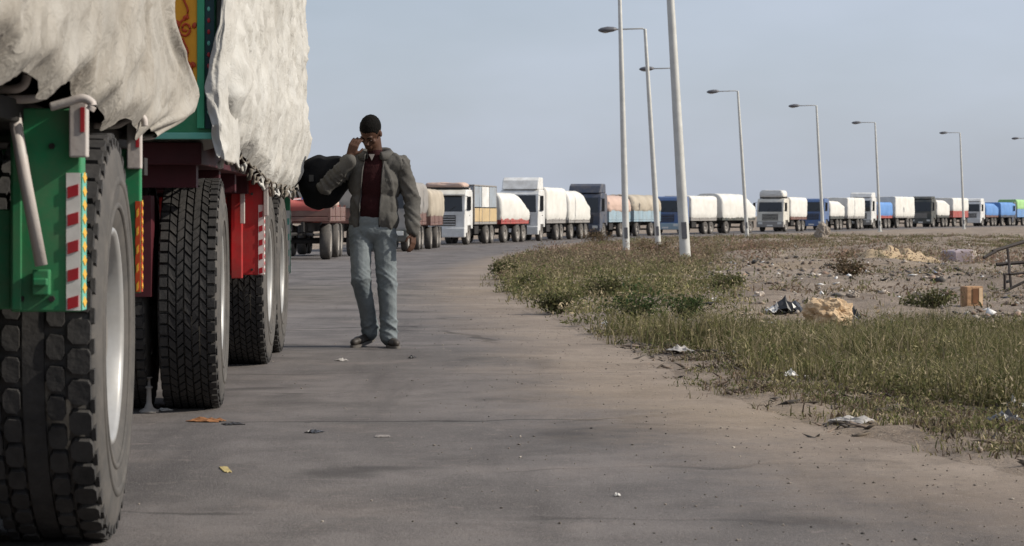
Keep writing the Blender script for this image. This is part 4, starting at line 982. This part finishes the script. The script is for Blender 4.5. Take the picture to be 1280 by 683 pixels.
# bag slung over the shoulder
BG = tag(empty('shoulder_bag', (PX - .425, PD + .12, 1.0)), 'black bulging shoulder bag slung over the walking man\'s back', 'bag')
bb = MB(); bb.ball((0.0, 0, .26), (.160, .13, .20)); bb.ball((.09, .0, .30), (.15, .12, .16)); bb.ball((-.03, .0, .33), (.125, .11, .12)); bb.ball((-.02, .0, .16), (.105, .10, .11)); bb.ball((.05, .0, .20), (.13, .11, .14))
bgo = remeshed('bag_body', bb, .012, .5, M_BAG, BG, lambda c, n: .014 * noise.noise(c * 9) + .012 * (1 - abs(noise.noise(c * 6))) ** 3)
stp = MB(); stp.tube([(.05, -.05, .37), (.14, -.05, .41), (.22, -.04, .45), (.29, -.02, .475), (.32, .05, .45), (.32, .12, .36)], .018, 8); stp.build('strap', M_BAG, BG, True)
MB().box(-.07, -.035, -.150, -.135, .26, .31).build('buckle', mat('dull_buckle', (.03, .03, .03), .4), bgo)

# ------------------------------------------------------------------ rocks, rubble, litter
def rock_mesh(name, m, seed, sub=3, rough=.35, scale=(1, 1, 1), flat=.0):
    bm = bmesh.new(); bmesh.ops.create_icosphere(bm, subdivisions=sub, radius=1)
    o_ = V3((seed * 3.7, seed * 1.9, seed * 5.1))
    for v in bm.verts:
        n = v.co.normalized(); d = 1 + rough * noise.noise(n * 1.3 + o_) + rough * .5 * noise.noise(n * 3.1 + o_) + rough * .22 * noise.noise(n * 8 + o_)
        d += rough * .55 * ((1 - abs(noise.noise(n * 2.0 + o_ * 1.3))) ** 2 - .6) + rough * .10 * noise.noise(n * 17 + o_)
        v.co = V3((n.x * d * scale[0], n.y * d * scale[1], n.z * d * scale[2]))
    me = bpy.data.meshes.new(name); bm.to_mesh(me); bm.free(); me.materials.append(m); return me
def rock(name, px, py, wpx, m, label, seed, hz=.75, cat='rock', sub=3, rough=.4, wy=.8, group=None):
    D = 22.0
    for _ in range(30): D = (CAMH - float(field_z((px - 640) / F * D, D))) * F / (py - 270)
    X = (px - 640) / F * D; r_ = wpx / 2 / F * D
    o = link_mesh(name, rock_mesh(name, m, seed, sub, rough, (r_, r_ * wy, r_ * hz)), None, (X, D, float(field_z(X, D)) + r_ * hz * .72))
    return tag(o, label, cat, group)
M_ROCKT = mat('tan_broken_rock', (.42, .29, .17), .92, var=.35, vs=9, bump=.9, bs=22, dust=(.55, .44, .30), damt=.6, ds=12)
M_ROCKG = mat('grey_rock', (.26, .22, .18), .95, var=.3, vs=9, bump=.8, bs=22, dust=(.38, .33, .27), damt=.5)
M_ROCKW = mat('pale_block_stone', (.50, .43, .36), .9, var=.18, vs=9, bump=.5, bs=15)
rock('boulder', 1036, 409, 56, M_ROCKT, 'tan broken boulder lying in the grass beside black rubbish', 2, .74, sub=5)
rock('stone_block', 1028, 300, 17, M_ROCKG, 'pale upright stone block at the foot of a lamp post', 5, 1.25, 'stone', 4, .5)
rk = [(905, 446, 14, 'small pale stone beside the worn edge of the grass', M_ROCKW), (960, 440, 18, 'flat grey stone in the low grass near the road', M_ROCKG), (1105, 352, 10, 'small grey stone on the bare earth past the boulder', M_ROCKG),
      (948, 372, 12, 'little white stone left of the black rubbish', M_ROCKW), (1150, 372, 14, 'dark lump of rock before the timber stub', M_ROCKG), (842, 404, 12, 'small stone among the shrubs by the road', M_ROCKG), (1066, 372, 16, 'grey stone behind the tan boulder', M_ROCKG)]
for k, (x, y, wd, lab, m) in enumerate(rk): rock('stone', x, y, wd, m, lab, 20 + k, .6, 'stone', 4, .5)

def spot(px, py):
    D = 20.0
    for _ in range(40): D = (CAMH - float(field_z((px - 640) / F * D, D))) * F / (py - 270)
    X = (px - 640) / F * D; return X, D, float(field_z(X, D))
# short timber stub
X, D, Z = spot(1215, 383); s_ = D / F
tb = MB(); tb.box(-11.5 * s_, 11.5 * s_, -.07, .09, -.02, 25 * s_); o = tb.build('timber_stub', mat('orange_timber', (.36, .21, .11), .8, var=.35, vs=14, bump=.4, bs=30), None, bevel=.012, loc=(X, D, Z), rz=.25)
tag(o, 'short orange brown timber stub standing upright in the rubbish', 'timber')
MB().box(-3 * s_, 4 * s_, -.078, -.0715, 4 * s_, 22 * s_).build('dark_knot', mat('dark_wood', (.16, .07, .03), .85, var=.3), o)
MB().box(5.5 * s_, 10 * s_, -.076, -.0712, 3 * s_, 23 * s_).build('pale_face', mat('pale_wood', (.62, .45, .28), .8, var=.2), o)
# rusty frame of bent bars at the right
X, D, Z = spot(1268, 362); s_ = D / F
fr = tag(empty('scrap_metal_frame', (X, D, Z)), 'black scrap metal frame of bars leaning in the waste ground', 'scrap metal')
M_SCR = mat('black_scrap_steel', (.018, .015, .014), .75, var=.3, vs=10, dust=(.08, .05, .035), damt=.4)
def bar(a, b_, r_=.018): MB().tube([(a[0] * s_, a[2], a[1] * s_), (b_[0] * s_, b_[2], b_[1] * s_)], r_, 6).build('bar', M_SCR, fr)
bar((-12, 2, 0), (-12, 24, 0)); bar((-14, 24, 0), (34, 27, .1)); bar((-12, 3, 0), (26, 20, .1)); bar((-18, 36, .2), (36, 40, .3), .026); bar((-6, 24, 0), (-2, 38, .2)); bar((30, -2, .2), (30, 40, .25)); bar((-14, 52, .6), (40, 66, .9), .024); bar((8, -2, .5), (6, 56, .65)); bar((38, -2, .9), (38, 68, .9)); bar((-28, 44, .5), (-10, 52, .6), .02)
# tan spoil pieces and faded slabs
X, D, Z = spot(1205, 326); s_ = D / F
sl = MB(); sl.box(-22 * s_, 4 * s_, -.5, .4, -.1, 17 * s_); o = sl.build('concrete_slab', mat('lilac_grey_concrete', (.34, .28, .29), .9, var=.2, vs=4, bump=.3, bs=10), None, bevel=.05, loc=(X, D, Z), rz=.15); o.rotation_euler = (0, R(-4), .15)
tag(o, 'broken lilac grey concrete slab lying past the timber stub', 'slab')
for j, (a, b_, c) in enumerate(((6, 14, .2), (14, 22, -.2))): MB().box(a * s_, b_ * s_, -.4 + c, .3 + c, -.1, (15 - 6 * j) * s_).build('broken_piece', M_ROCKW, o, bevel=.04)
sp_ = MB()
M_SPOIL = mat('tan_yellow_spoil', (.40, .29, .165), .95, var=.3, vs=2, bump=.7, bs=9, dust=(.36, .28, .19), damt=.7, ds=1.5)
X, D, Z = spot(1135, 326); s_ = D / F; nU, nV = 70, 14; vs_ = []
for j in range(nV):
    for i in range(nU):
        u = i / (nU - 1) * 2 - 1; v = j / (nV - 1) * 2 - 1; env = max(0, 1 - abs(u) ** 3) * max(0, 1 - v * v)
        vs_.append((X + u * 58 * s_, D + 1.2 + v * 1.3 * (1 + .2 * noise.noise(V3((u * 3, v, 1)))), float(field_z(X + u * 58 * s_, D + v * 1.3)) - .05 + env * 21 * s_ * (.75 + .5 * noise.noise(V3((u * 3.5, v * 2, 5))) + .10 * noise.noise(V3((u * 15, v * 5, 9))))))
sm_ = bpy.data.meshes.new('spoil_bank'); sm_.from_pydata(vs_, [], [(j * nU + i, j * nU + i + 1, (j + 1) * nU + i + 1, (j + 1) * nU + i) for j in range(nV - 1) for i in range(nU - 1)]); sm_.materials.append(M_SPOIL)
sm_.polygons.foreach_set('use_smooth', [True] * len(sm_.polygons)); tag(link_mesh('spoil_bank', sm_), kind='structure')

# crumpled litter
def crumple_mesh(name, m, w_, d_, h_, seed, n=9):
    vs2 = []; q = seed * 11.3
    for j in range(n):
        for i in range(n):
            u = i / (n - 1) - .5; v = j / (n - 1) - .5
            z = h_ * (.55 + .8 * noise.noise(V3((u * 5 + q, v * 5, 1))) + .5 * noise.noise(V3((u * 11 + q, v * 11, 4)))) * max(.15, 1 - 2.2 * (u * u + v * v))
            vs2.append((w_ * (u + .12 * noise.noise(V3((u * 4, v * 4, q)))), d_ * (v + .12 * noise.noise(V3((u * 4, v * 4, q + 3)))), max(.002, z)))
    me = bpy.data.meshes.new(name); me.from_pydata(vs2, [], [(j * n + i, j * n + i + 1, (j + 1) * n + i + 1, (j + 1) * n + i) for j in range(n - 1) for i in range(n - 1)]); me.materials.append(m); return me
M_PLW = mat('white_plastic_litter', (.70, .68, .64), .5, var=.15, vs=14, dust=DUST, damt=.35, ds=10)
M_PLB = mat('black_plastic_litter', (.016, .016, .018), .35, var=.3, vs=10, dust=(.10, .09, .08), damt=.3)
M_PLG = mat('grey_paper_litter', (.36, .34, .32), .8, var=.2, vs=14, dust=DUST, damt=.35, ds=10)
def litter(name, px, py, wpx, hpx, m, label, seed, cat='litter', road=False, dep=None):
    if road: D = CAMH * F / (py - 270); X = (px - 640) / F * D; Z = float(gz(D)) + .006
    else: X, D, Z = spot(px, py)
    s_ = D / F; o = link_mesh(name, crumple_mesh(name, m, wpx * s_, dep or max(wpx * s_ * .8, .05), hpx * s_, seed), None, (X, D, Z + (0 if road else .015)), seed * .7)
    o.modifiers.new('t', 'SOLIDIFY').thickness = .003
    return tag(o, label, cat)
LIT = [('plastic_bag', 985, 392, 46, 20, M_PLB, 'torn black plastic bag flattened beside the tan boulder', 'bag'), ('plastic_sheet', 968, 388, 24, 12, M_PLW, 'white plastic sheet caught under the black bag', 'sheet'),
       ('plastic_bag', 1064, 400, 22, 22, M_PLB, 'black plastic bag bunched behind the right flank of the boulder', 'bag'), ('paper_scrap', 988, 476, 16, 10, M_PLW, 'white crumpled paper scrap at the edge of the tall grass', 'paper'),
       ('paper_scrap', 1067, 472, 14, 7, M_PLW, 'small white scrap half inside the tall grass', 'paper'), ('paper_scrap', 922, 446, 24, 9, M_PLG, 'pale torn wrapper beside the first tall grass', 'paper'),
       ('plastic_sheet', 1065, 531, 52, 9, M_PLG, 'flat grey plastic sheet on the dusty road edge', 'sheet'), ('plastic_bottle', 1268, 512, 22, 16, M_PLW, 'white crushed plastic bottle in the dark debris by the road', 'bottle'),
       ('plastic_bag', 1255, 530, 40, 16, M_PLB, 'dark torn bag lying in the debris by the road', 'bag'), ('paper_scrap', 756, 412, 10, 10, M_PLW, 'white scrap at the weedy corner of the road', 'paper'),
       ('paper_scrap', 850, 444, 30, 8, M_PLG, 'pale shredded paper on the worn verge', 'paper'), ('paper_scrap', 893, 378, 14, 6, M_PLW, 'white scrap in the olive weeds behind the shrubs', 'paper'),
       ('plastic_sheet', 800, 322, 16, 4, M_PLW, 'white sheet lying between the lamp posts', 'sheet'), ('paper_scrap', 714, 338, 10, 4, M_PLG, 'grey scrap in the weeds by the bend', 'paper'), ('plastic_sheet', 1150, 408, 30, 8, M_PLG, 'dirty grey sheet before the rubble heap', 'sheet')]
for k, (nme, x, y, wd, hh, m, lab, cat) in enumerate(LIT): litter(nme, x, y, wd, hh, m, lab, k + 2, cat)
M_PEEL = mat('orange_brown_scrap', (.24, .105, .04), .8, var=.3, vs=20)
M_LEAF = mat('yellow_dry_leaf', (.42, .33, .14), .85, var=.3, vs=20)
for k, (nme, x, y, wd, hh, m, lab, cat, dp) in enumerate([('cardboard_scrap', 258, 528, 40, 6, M_PEEL, 'orange brown cardboard scrap on the road by the second tyre', 'cardboard', .10), ('rubber_scrap', 292, 532, 24, 3, M_PLB, 'thin black rubber scrap beside the orange cardboard', 'rubber', .07),
       ('rubber_scrap', 393, 542, 22, 4, M_PLB, 'small black rubber scrap alone on the road', 'rubber', .06), ('straw_stem', 282, 589, 56, 1, M_LEAF, 'pale yellow straw stem lying on the asphalt', 'straw', .03), ('paper_scrap', 427, 452, 12, 4, M_PLG, 'little pale scrap on the road near the man\'s shoe', 'paper', .07),
       ('paper_scrap', 478, 547, 18, 2, mat('road_grey_paper', (.20, .18, .165), .9, var=.2), 'flat grey paper scrap in the middle of the road', 'paper', .09), ('pebble', 515, 449, 8, 5, M_PLB, 'dark pebble on the road beside the man', 'pebble', .04), ('paper_scrap', 772, 622, 8, 5, M_PLW, 'tiny white scrap on the dusty lane', 'paper', .02),
       ('paper_scrap', 206, 514, 16, 3, M_PLW, 'white scrap under the edge of the second tyre', 'paper', .06)]):
    litter(nme, x, y, wd, hh, m, lab, k + 31, cat, True, dp)

# ------------------------------------------------------------------ vegetation
def tint_material(name, rough=.8):
    m = bpy.data.materials.new(name); m.use_nodes = True; N = m.node_tree.nodes; b = N['Principled BSDF']; b.inputs['Roughness'].default_value = rough; b.inputs['Specular IOR Level'].default_value = .2
    at = N.new('ShaderNodeAttribute'); at.attribute_name = 'tint'; m.node_tree.links.new(at.outputs['Color'], b.inputs['Base Color'])
    tr = N.new('ShaderNodeBsdfTranslucent'); m.node_tree.links.new(at.outputs['Color'], tr.inputs[0]); mx = N.new('ShaderNodeMixShader'); mx.inputs[0].default_value = .32
    out = N['Material Output']; m.node_tree.links.new(b.outputs[0], mx.inputs[1]); m.node_tree.links.new(tr.outputs[0], mx.inputs[2]); m.node_tree.links.new(mx.outputs[0], out.inputs[0]); return m
M_BLADE = tint_material('grass_blades')
rg = np.random.default_rng(5)
def blades(name, x, y, h, wd, cols, label, lean=.45, sink=.01):
    n = len(x); z = field_z(x, y) - sink; a = rg.uniform(0, 2 * np.pi, n); la = rg.uniform(0, 2 * np.pi, n); ll = rg.uniform(.05, lean, n) * h
    dx, dy = np.cos(a) * wd / 2, np.sin(a) * wd / 2; lx, ly = np.cos(la) * ll, np.sin(la) * ll
    P = np.zeros((n, 5, 3))
    P[:, 0] = np.stack([x - dx, y - dy, z], -1); P[:, 1] = np.stack([x + dx, y + dy, z], -1)
    P[:, 2] = np.stack([x + dx * .75 + lx * .3, y + dy * .75 + ly * .3, z + h * .55], -1); P[:, 3] = np.stack([x - dx * .75 + lx * .3, y - dy * .75 + ly * .3, z + h * .55], -1)
    P[:, 4] = np.stack([x + lx, y + ly, z + h * (1 - .25 * ll / h)], -1)
    b = np.arange(n) * 5
    T = np.concatenate([np.stack([b, b + 1, b + 2], -1), np.stack([b, b + 2, b + 3], -1), np.stack([b + 3, b + 2, b + 4], -1)])
    o = link_mesh(name, np_mesh(name, P.reshape(-1, 3), T, M_BLADE, None, False, np.repeat(cols, 5, 0)))
    return tag(o, label, 'grass', kind='stuff')
def colmix(n, pal, wts):
    pal = np.array(pal); i = rg.choice(len(pal), n, p=np.array(wts) / sum(wts)); return pal[i] * rg.uniform(.7, 1.3, (n, 1))
def scatter(n, x0, x1, y0, y1, dens):
    x = rg.uniform(x0, x1, n); y = rg.uniform(y0, y1, n) ; k = rg.uniform(0, 1, n) < dens(x, y); return x[k], y[k]
def clumps(x, y, per, spread):
    n = len(x); X = np.repeat(x, per) + rg.normal(0, spread, n * per); Y = np.repeat(y, per) + rg.normal(0, spread, n * per); return X, Y
GP = [(.120, .120, .045), (.165, .152, .068), (.22, .19, .105), (.080, .090, .034), (.31, .255, .165)]
DP = [(.19, .15, .095), (.165, .115, .08), (.14, .13, .065), (.24, .19, .13), (.11, .10, .05)]
def leafy(name, x, y, rad, h, nl, size, pal, wts, label, ratio=.34, cat='grass'):
    """low bushy weeds: little leaves spread through domes"""
    n = len(x); z = field_z(x, y); T = n * nl; ci = np.repeat(np.arange(n), nl); r = rad[ci] * np.sqrt(rg.random(T)); a = rg.uniform(0, 6.283, T)
    hz_ = h[ci] * rg.random(T) ** .8 * (1 - .65 * (r / rad[ci]) ** 2)
    c = np.stack([x[ci] + r * np.cos(a), y[ci] + r * np.sin(a), z[ci] + hz_], -1)
    d = rg.normal(0, 1, (T, 3)); d[:, 2] = np.abs(d[:, 2]) * 1.1; d /= np.linalg.norm(d, axis=1)[:, None]; q = np.cross(d, rg.normal(0, 1, (T, 3))); q /= np.linalg.norm(q, axis=1)[:, None]
    l = (size[ci] * rg.uniform(.6, 1.4, T))[:, None]; P = np.stack([c, c + d * l * .5 + q * l * ratio * .5, c + d * l, c + d * l * .5 - q * l * ratio * .5], 1)
    cc = colmix(n, pal, wts)[ci] * rg.uniform(.75, 1.5, (T, 1))
    o = link_mesh(name, np_mesh(name, P.reshape(-1, 3), np.arange(T * 4).reshape(-1, 4), M_BLADE, None, False, np.repeat(cc, 4, 0))); return tag(o, label, cat, kind='stuff')
# tall grass band
FB = np.array([(10.5, 2.9), (11.5, 2.55), (11.96, 2.0), (13.1, 1.52), (15.7, 1.25), (18.3, .75), (20, .6)])
def bandd(x, y):
    e = x - np.interp(y, FB[:, 0], FB[:, 1]) + (fbm(x, y, 2.0, 31) - .5) * 1.1
    back = 19.3 + (fbm(x, y, .9, 33) - .5) * 3
    return sstep(-.12, .45, e) * (1 - sstep(back - 1.5, back, y)) * np.clip(.25 + 2.4 * (fbm(x, y, 1.6, 35) - .28), .10, 1)
x, y = scatter(15000, .4, 7.5, 11.0, 20.0, bandd); x, y = clumps(x, y, 9, .04); n = len(x)
hh = (.06 + .23 * rg.random(n) ** 1.4) * (.25 + 1.5 * fbm(x, y, 1.3, 41))
blades('grass', x, y, hh, .005 + .004 * rg.random(n), colmix(n, GP, [2.6, 4, 3.4, 2, 2.8]), 'tall scruffy green grass band along the road edge', .95)
x, y = scatter(15000, .4, 7.5, 11.0, 20.0, bandd); n = len(x)
leafy('grass_weeds', x, y, .05 + .06 * rg.random(n), (.07 + .16 * rg.random(n)) * (.25 + 1.5 * fbm(x, y, 1.3, 41)), 26, .018 + .016 * rg.random(n), GP, [3.0, 4, 3.0, 2.6, 1.6], 'bushy small leaved weeds growing through the tall grass')
# low scruffy grass and debris in front of the band
def lowd(x, y):
    e = x - xr(y); return sstep(.0, .45, e + (fbm(x, y, 3, 51) - .5) * .8) * np.clip((fbm(x, y, 2.4, 53) - .34) * 2.8 + .55 * (1 - sstep(10.5, 12.5, y)) * sstep(.15, .6, x - xr(y)), 0, 1)
x, y = scatter(18000, .5, 6, 7.2, 19, lowd); x, y = clumps(x, y, 7, .035); n = len(x)
blades('low_grass', x, y, .02 + .06 * rg.random(n) ** 1.5, .005 + .004 * rg.random(n), colmix(n, GP + [(.10, .07, .05), (.19, .14, .10)], [1.4, 2, 2.0, 2.0, 1.2, 3.4, 1.2]), 'short scruffy grass on the dusty road edge', 1.3)
x, y = scatter(7000, .5, 6, 7.2, 19, lowd); n = len(x)
leafy('creeping_weeds', x, y, .04 + .08 * rg.random(n), .02 + .05 * rg.random(n), 22, .014 + .014 * rg.random(n), GP + [(.12, .085, .06), (.07, .055, .04)], [2, 2, 1.5, 2.5, .6, 2, 2], 'creeping weeds and dead leaves on the dusty road edge')
# olive weeds by the bend
def bendd(x, y):
    e = x - xr(y); return sstep(.0, .5, e + (fbm(x, y, 1.5, 61) - .5) * .9) * (1 - sstep(.062, .105, (x + (fbm(x, y, .4, 63) - .5) * 2.2) / y)) * np.clip((fbm(x, y, .8, 65) - .28) * 2.4, .12, 1)
x, y = scatter(9000, -1.2, 6.5, 18.5, 62, bendd); x, y = clumps(x, y, 8, .07); n = len(x); br = sstep(28, 48, y + (fbm(x, y, .5, 67) - .5) * 18)
c1 = colmix(n, GP, [3, 4, 3, 2.5, 1.2]); c2 = colmix(n, DP, [3, 2.0, 2.4, 2, 1]); pick = rg.random((n, 1)) < br[:, None]
blades('weed_stems', x, y, (.05 + .15 * rg.random(n)) * (.5 + .8 * fbm(x, y, .7, 69)), .009 + .006 * rg.random(n), np.where(pick, c2, c1), 'olive and brown weed stems around the road bend', 1.0)
x, y = scatter(22000, -1.2, 6.5, 18.5, 62, bendd); br = sstep(28, 48, y + (fbm(x, y, .5, 67) - .5) * 18); k = rg.random(len(x)) < br
for nme, sel, pal, wts, lab in (('weeds', ~k, GP, [3, 4, 3, 2.8, 1.6], 'bushy olive weeds around the road bend'), ('brown_weeds', k, DP, [3, 2.2, 2.4, 2, 1], 'bushy brown weeds beyond the road bend')):
    X_, Y_ = x[sel], y[sel]; n = len(X_); leafy(nme, X_, Y_, .07 + .12 * rg.random(n), (.07 + .20 * rg.random(n)) * (.25 + 1.5 * fbm(X_, Y_, .9, 69)), 22, .028 + .024 * rg.random(n) + .02 * sstep(30, 60, Y_), pal, wts, lab)
# thin dry tufts over the waste ground
def wasted(x, y):
    e = x - xr(y); return sstep(.3, 1.5, e) * np.clip((fbm(x, y, .28, 71) - .38) * 3.2 + (fbm(x, y, 1.6, 73) - .5) * 1.4, .05, 1)
x, y = scatter(9000, 0, 34, 19, 150, wasted); k = (x / y < .26); x, y = clumps(x[k], y[k], 9, .10); n = len(x)
blades('dry_tufts', x, y, (.04 + .11 * rg.random(n)) * (.7 + .5 * sstep(40, 120, y)), .012 + .012 * rg.random(n) + .02 * sstep(50, 130, y), colmix(n, DP + [(.11, .11, .045)], [3, 2.4, 2.4, 2, 1.5, 2]), 'thin dry tufts scattered over the waste ground', 1.2)
x, y = scatter(16000, 0, 36, 19, 150, wasted); k = (x / y < .26); x, y = x[k], y[k]; n = len(x)
leafy('dry_scrub', x, y, .10 + .22 * rg.random(n), .05 + .13 * rg.random(n) + .08 * sstep(50, 110, y), 16, .035 + .03 * rg.random(n) + .045 * sstep(50, 130, y), DP + [(.11, .115, .045)], [3, 2, 2.6, 2.4, 1.5, 2.5], 'low dry scrub patched over the waste ground')
# reddish dry weeds near the lamp posts
def redd(x, y): return np.clip((fbm(x, y, .35, 81) - .40) * 3, 0, 1) * sstep(.3, 1.2, x - xr(y))
x, y = scatter(3200, 0.5, 12, 46, 100, redd); n = len(x)
leafy('dry_stalks', x, y, .15 + .2 * rg.random(n), .15 + .35 * rg.random(n), 26, .05 + .04 * rg.random(n), [(.19, .125, .09), (.21, .16, .11), (.15, .13, .07)], [3, 2, 1.8], 'reddish dry weeds around the lamp posts')
# gravel and rubble
def chips(name, x, y, s, pal, wts, label, m=None, shape=(1, 1, .55)):
    n = len(x); z = field_z(x, y); base = np.array([(1, 0, 0), (-1, 0, 0), (0, 1, 0), (0, -1, 0), (0, 0, 1), (0, 0, -1)], float)
    fc = np.array([(0, 2, 4), (2, 1, 4), (1, 3, 4), (3, 0, 4), (2, 0, 5), (1, 2, 5), (3, 1, 5), (0, 3, 5)])
    a = rg.uniform(0, 6.28, n); sc = s[:, None] * rg.uniform(.5, 1.2, (n, 3)) * np.array(shape); V = base[None] * sc[:, None] * rg.uniform(.7, 1.3, (n, 6, 1))
    tl = rg.uniform(-.5, .5, n); V[:, :, 2] += V[:, :, 0] * tl[:, None]
    c, s2 = np.cos(a)[:, None], np.sin(a)[:, None]; vx = V[:, :, 0] * c - V[:, :, 1] * s2; vy = V[:, :, 0] * s2 + V[:, :, 1] * c
    P = np.stack([vx + x[:, None], vy + y[:, None], V[:, :, 2] + z[:, None] + .25 * s[:, None]], -1)
    T = (fc[None] + (np.arange(n) * 6)[:, None, None]).reshape(-1, 3)
    o = link_mesh(name, np_mesh(name, P.reshape(-1, 3), T, m or M_CHIP, None, False, np.repeat(colmix(n, pal, wts), 6, 0))); return tag(o, label, 'rubble', kind='stuff')
M_CHIP = bpy.data.materials.new('rubble_chips'); M_CHIP.use_nodes = True; N_ = M_CHIP.node_tree.nodes; at_ = N_.new('ShaderNodeAttribute'); at_.attribute_name = 'tint'; M_CHIP.node_tree.links.new(at_.outputs['Color'], N_['Principled BSDF'].inputs['Base Color']); N_['Principled BSDF'].inputs['Roughness'].default_value = .9
CP_ = [(.25, .20, .155), (.15, .115, .09), (.33, .28, .23), (.05, .045, .04), (.22, .15, .11), (.48, .45, .41)]
x, y = scatter(14000, .2, 8, 7.5, 36, lambda x, y: sstep(-.35, .4, x - xr(y) + (fbm(x, y, 2, 91) - .5) * .8) * np.clip((fbm(x, y, .8, 93) - .3) * 1.8, .1, 1) * .7)
chips('gravel', x, y, .007 + .022 * rg.random(len(x)) ** 3, CP_, [4, 4, 2.5, 2, 1, .6], 'gravel and crumbs of earth along the verge')
x, y = scatter(17000, 2.0, 22, 20, 75, lambda x, y: np.clip((fbm(x, y, .45, 95) - .45) * 4, .05, 1) * sstep(.06, .11, x / y))
chips('rubble', x, y, .02 + .075 * rg.random(len(x)) ** 3, CP_, [4, 3, 2.6, 2.5, 1.3, 1.2], 'broken rubble and rubbish over the waste ground')
def band2(x, y): return sstep(.075, .10, x / y) * np.clip((fbm(x, y, .7, 111) - .46) * 5, .04, 1)
x, y = scatter(5200, 1.5, 16, 19.5, 48, band2)
chips('scattered_rubbish', x, y, .02 + .06 * rg.random(len(x)) ** 2.2, [(.62, .60, .57), (.03, .03, .033), (.30, .32, .36), (.20, .14, .10), (.12, .09, .07), (.36, .22, .15)], [1.5, 4, 1.4, 3, 4, .8], 'shreds of rubbish strewn over the waste ground', None, (1.2, .8, .28))
cx, cy, _z = spot(1238, 402)
x = rg.normal(cx, .5, 900); y = rg.normal(cy, .6, 900)
chips('rubble_heap', x, y, .012 + .05 * rg.random(900) ** 3, CP_, [2, 3, 1.6, 5, 1.6, 1.2], 'dark heap of rubble below the timber stub')
x, y = scatter(30000, .2, 5, 7.2, 17.0, lambda x, y: sstep(-.35, .4, x - xr(y)) * np.clip((fbm(x, y, 3.2, 97) - .46) * 5, 0, 1))
chips('dark_debris', x, y, .007 + .026 * rg.random(len(x)) ** 2, [(.05, .042, .035), (.09, .07, .05), (.16, .12, .09)], [3, 3, 2], 'dark twigs and crumbs on the road edge', None, (2.6, .45, .4))

n = 2400; u_ = -np.abs(rg.normal(0, 1.1, n)); y = 6.5 + 30 * rg.random(n) ** 1.6; x = xr(y) + u_; k = (x > -4.2); x, y = x[k], y[k]
_fz = field_z; field_z = lambda x, y: gz(y) + .004
chips('road_grit', x, y, 0.0025 + .007 * rg.random(len(x)) ** 3, [(.20, .17, .14), (.10, .085, .07), (.34, .30, .25), (.045, .04, .036)], [4, 2, 2.6, 1], 'grit and small stones strewn over the dusty road')
field_z = _fz
# leafy shrubs
def shrub(px, py, wpx, hpx, label, seed, pal, wts):
    X, D, Z = spot(px, py); s_ = D / F; W_, H_ = wpx * s_ / 2, hpx * s_; rs = np.random.default_rng(seed)
    t = tag(empty('shrub', (X, D, Z)), label, 'shrub', 'low shrubs on the verge')
    st = MB(); tips = []
    for k in range(16):
        a = rs.uniform(0, 6.28); r_ = W_ * math.sqrt(rs.random()); tip = V3((r_ * math.cos(a), r_ * math.sin(a) * .7, H_ * rs.uniform(.55, 1.0) * (1 - .4 * (r_ / W_) ** 2))); tips.append(tip)
        st.tube([(0, 0, -.02), tip * .5 + V3((0, 0, H_ * .12)), tip], [.006, .004, .002], 5)
    st.build('stems', mat('shrub_stem', (.10, .075, .05), .9), t)
    n = 1100; ti = rs.integers(0, 16, n); f = rs.uniform(.25, 1.05, n)[:, None]; T_ = np.array([tuple(q) for q in tips])[ti]
    c = T_ * f + rs.normal(0, 1, (n, 3)) * np.array([W_ * .13, W_ * .12, H_ * .09]); c[:, 2] = np.maximum(c[:, 2], .01)
    l = rs.uniform(.018, .042, n)[:, None] * (D / 18) ** .5; d = rs.normal(0, 1, (n, 3)); d[:, 2] = np.abs(d[:, 2]) * .8; d /= np.linalg.norm(d, axis=1)[:, None]; q = np.cross(d, rs.normal(0, 1, (n, 3))); q /= np.linalg.norm(q, axis=1)[:, None]
    P = np.stack([c, c + d * l * .5 + q * l * .28, c + d * l, c + d * l * .5 - q * l * .28], 1)
    pal_ = np.array(pal)[rs.choice(len(pal), n, p=np.array(wts) / sum(wts))] * rs.uniform(.65, 1.35, (n, 1))
    link_mesh('foliage', np_mesh('foliage', P.reshape(-1, 3), np.arange(n * 4).reshape(-1, 4), M_BLADE, None, False, np.repeat(pal_, 4, 0)), t)
PG = [(.055, .085, .030), (.085, .105, .040), (.035, .06, .022), (.13, .13, .06)]
PO = [(.11, .115, .045), (.085, .09, .035), (.16, .14, .075), (.06, .06, .03)]
PB = [(.15, .10, .065), (.12, .09, .05), (.19, .14, .09), (.10, .095, .045)]
for k, (x, y, wd, hh_, lab, pal) in enumerate([(800, 400, 90, 50, 'dark green shrub on the verge between the bend and the tall grass', PG), (700, 392, 70, 32, 'low olive green shrub overhanging the bend of the road', PO), (860, 398, 60, 34, 'green shrub next to the dark green one', PG),
        (630, 348, 36, 28, 'dark scrubby bush at the very tip of the verge', PO), (760, 372, 60, 34, 'olive shrub behind the low shrub by the bend', PO), (668, 366, 50, 24, 'small dull shrub between the tip bush and the low olive shrub', PO),
        (1165, 384, 80, 26, 'green scrubby bush in front of the timber stub', PO), (905, 362, 70, 22, 'flat olive bush behind the pale stones', PO), (1060, 346, 60, 26, 'brownish bush on bare earth behind the boulder', PB), (745, 305, 40, 22, 'reddish brown bush at the foot of the slim lamp post', PB),
        (815, 320, 60, 22, 'reddish brown bush between two lamp posts', PB), (940, 318, 60, 12, 'low brown bush far out near the cream cab', PB)]):
    shrub(x, y, wd, hh_, lab, 100 + k, pal, [3, 3, 2, 1.2])
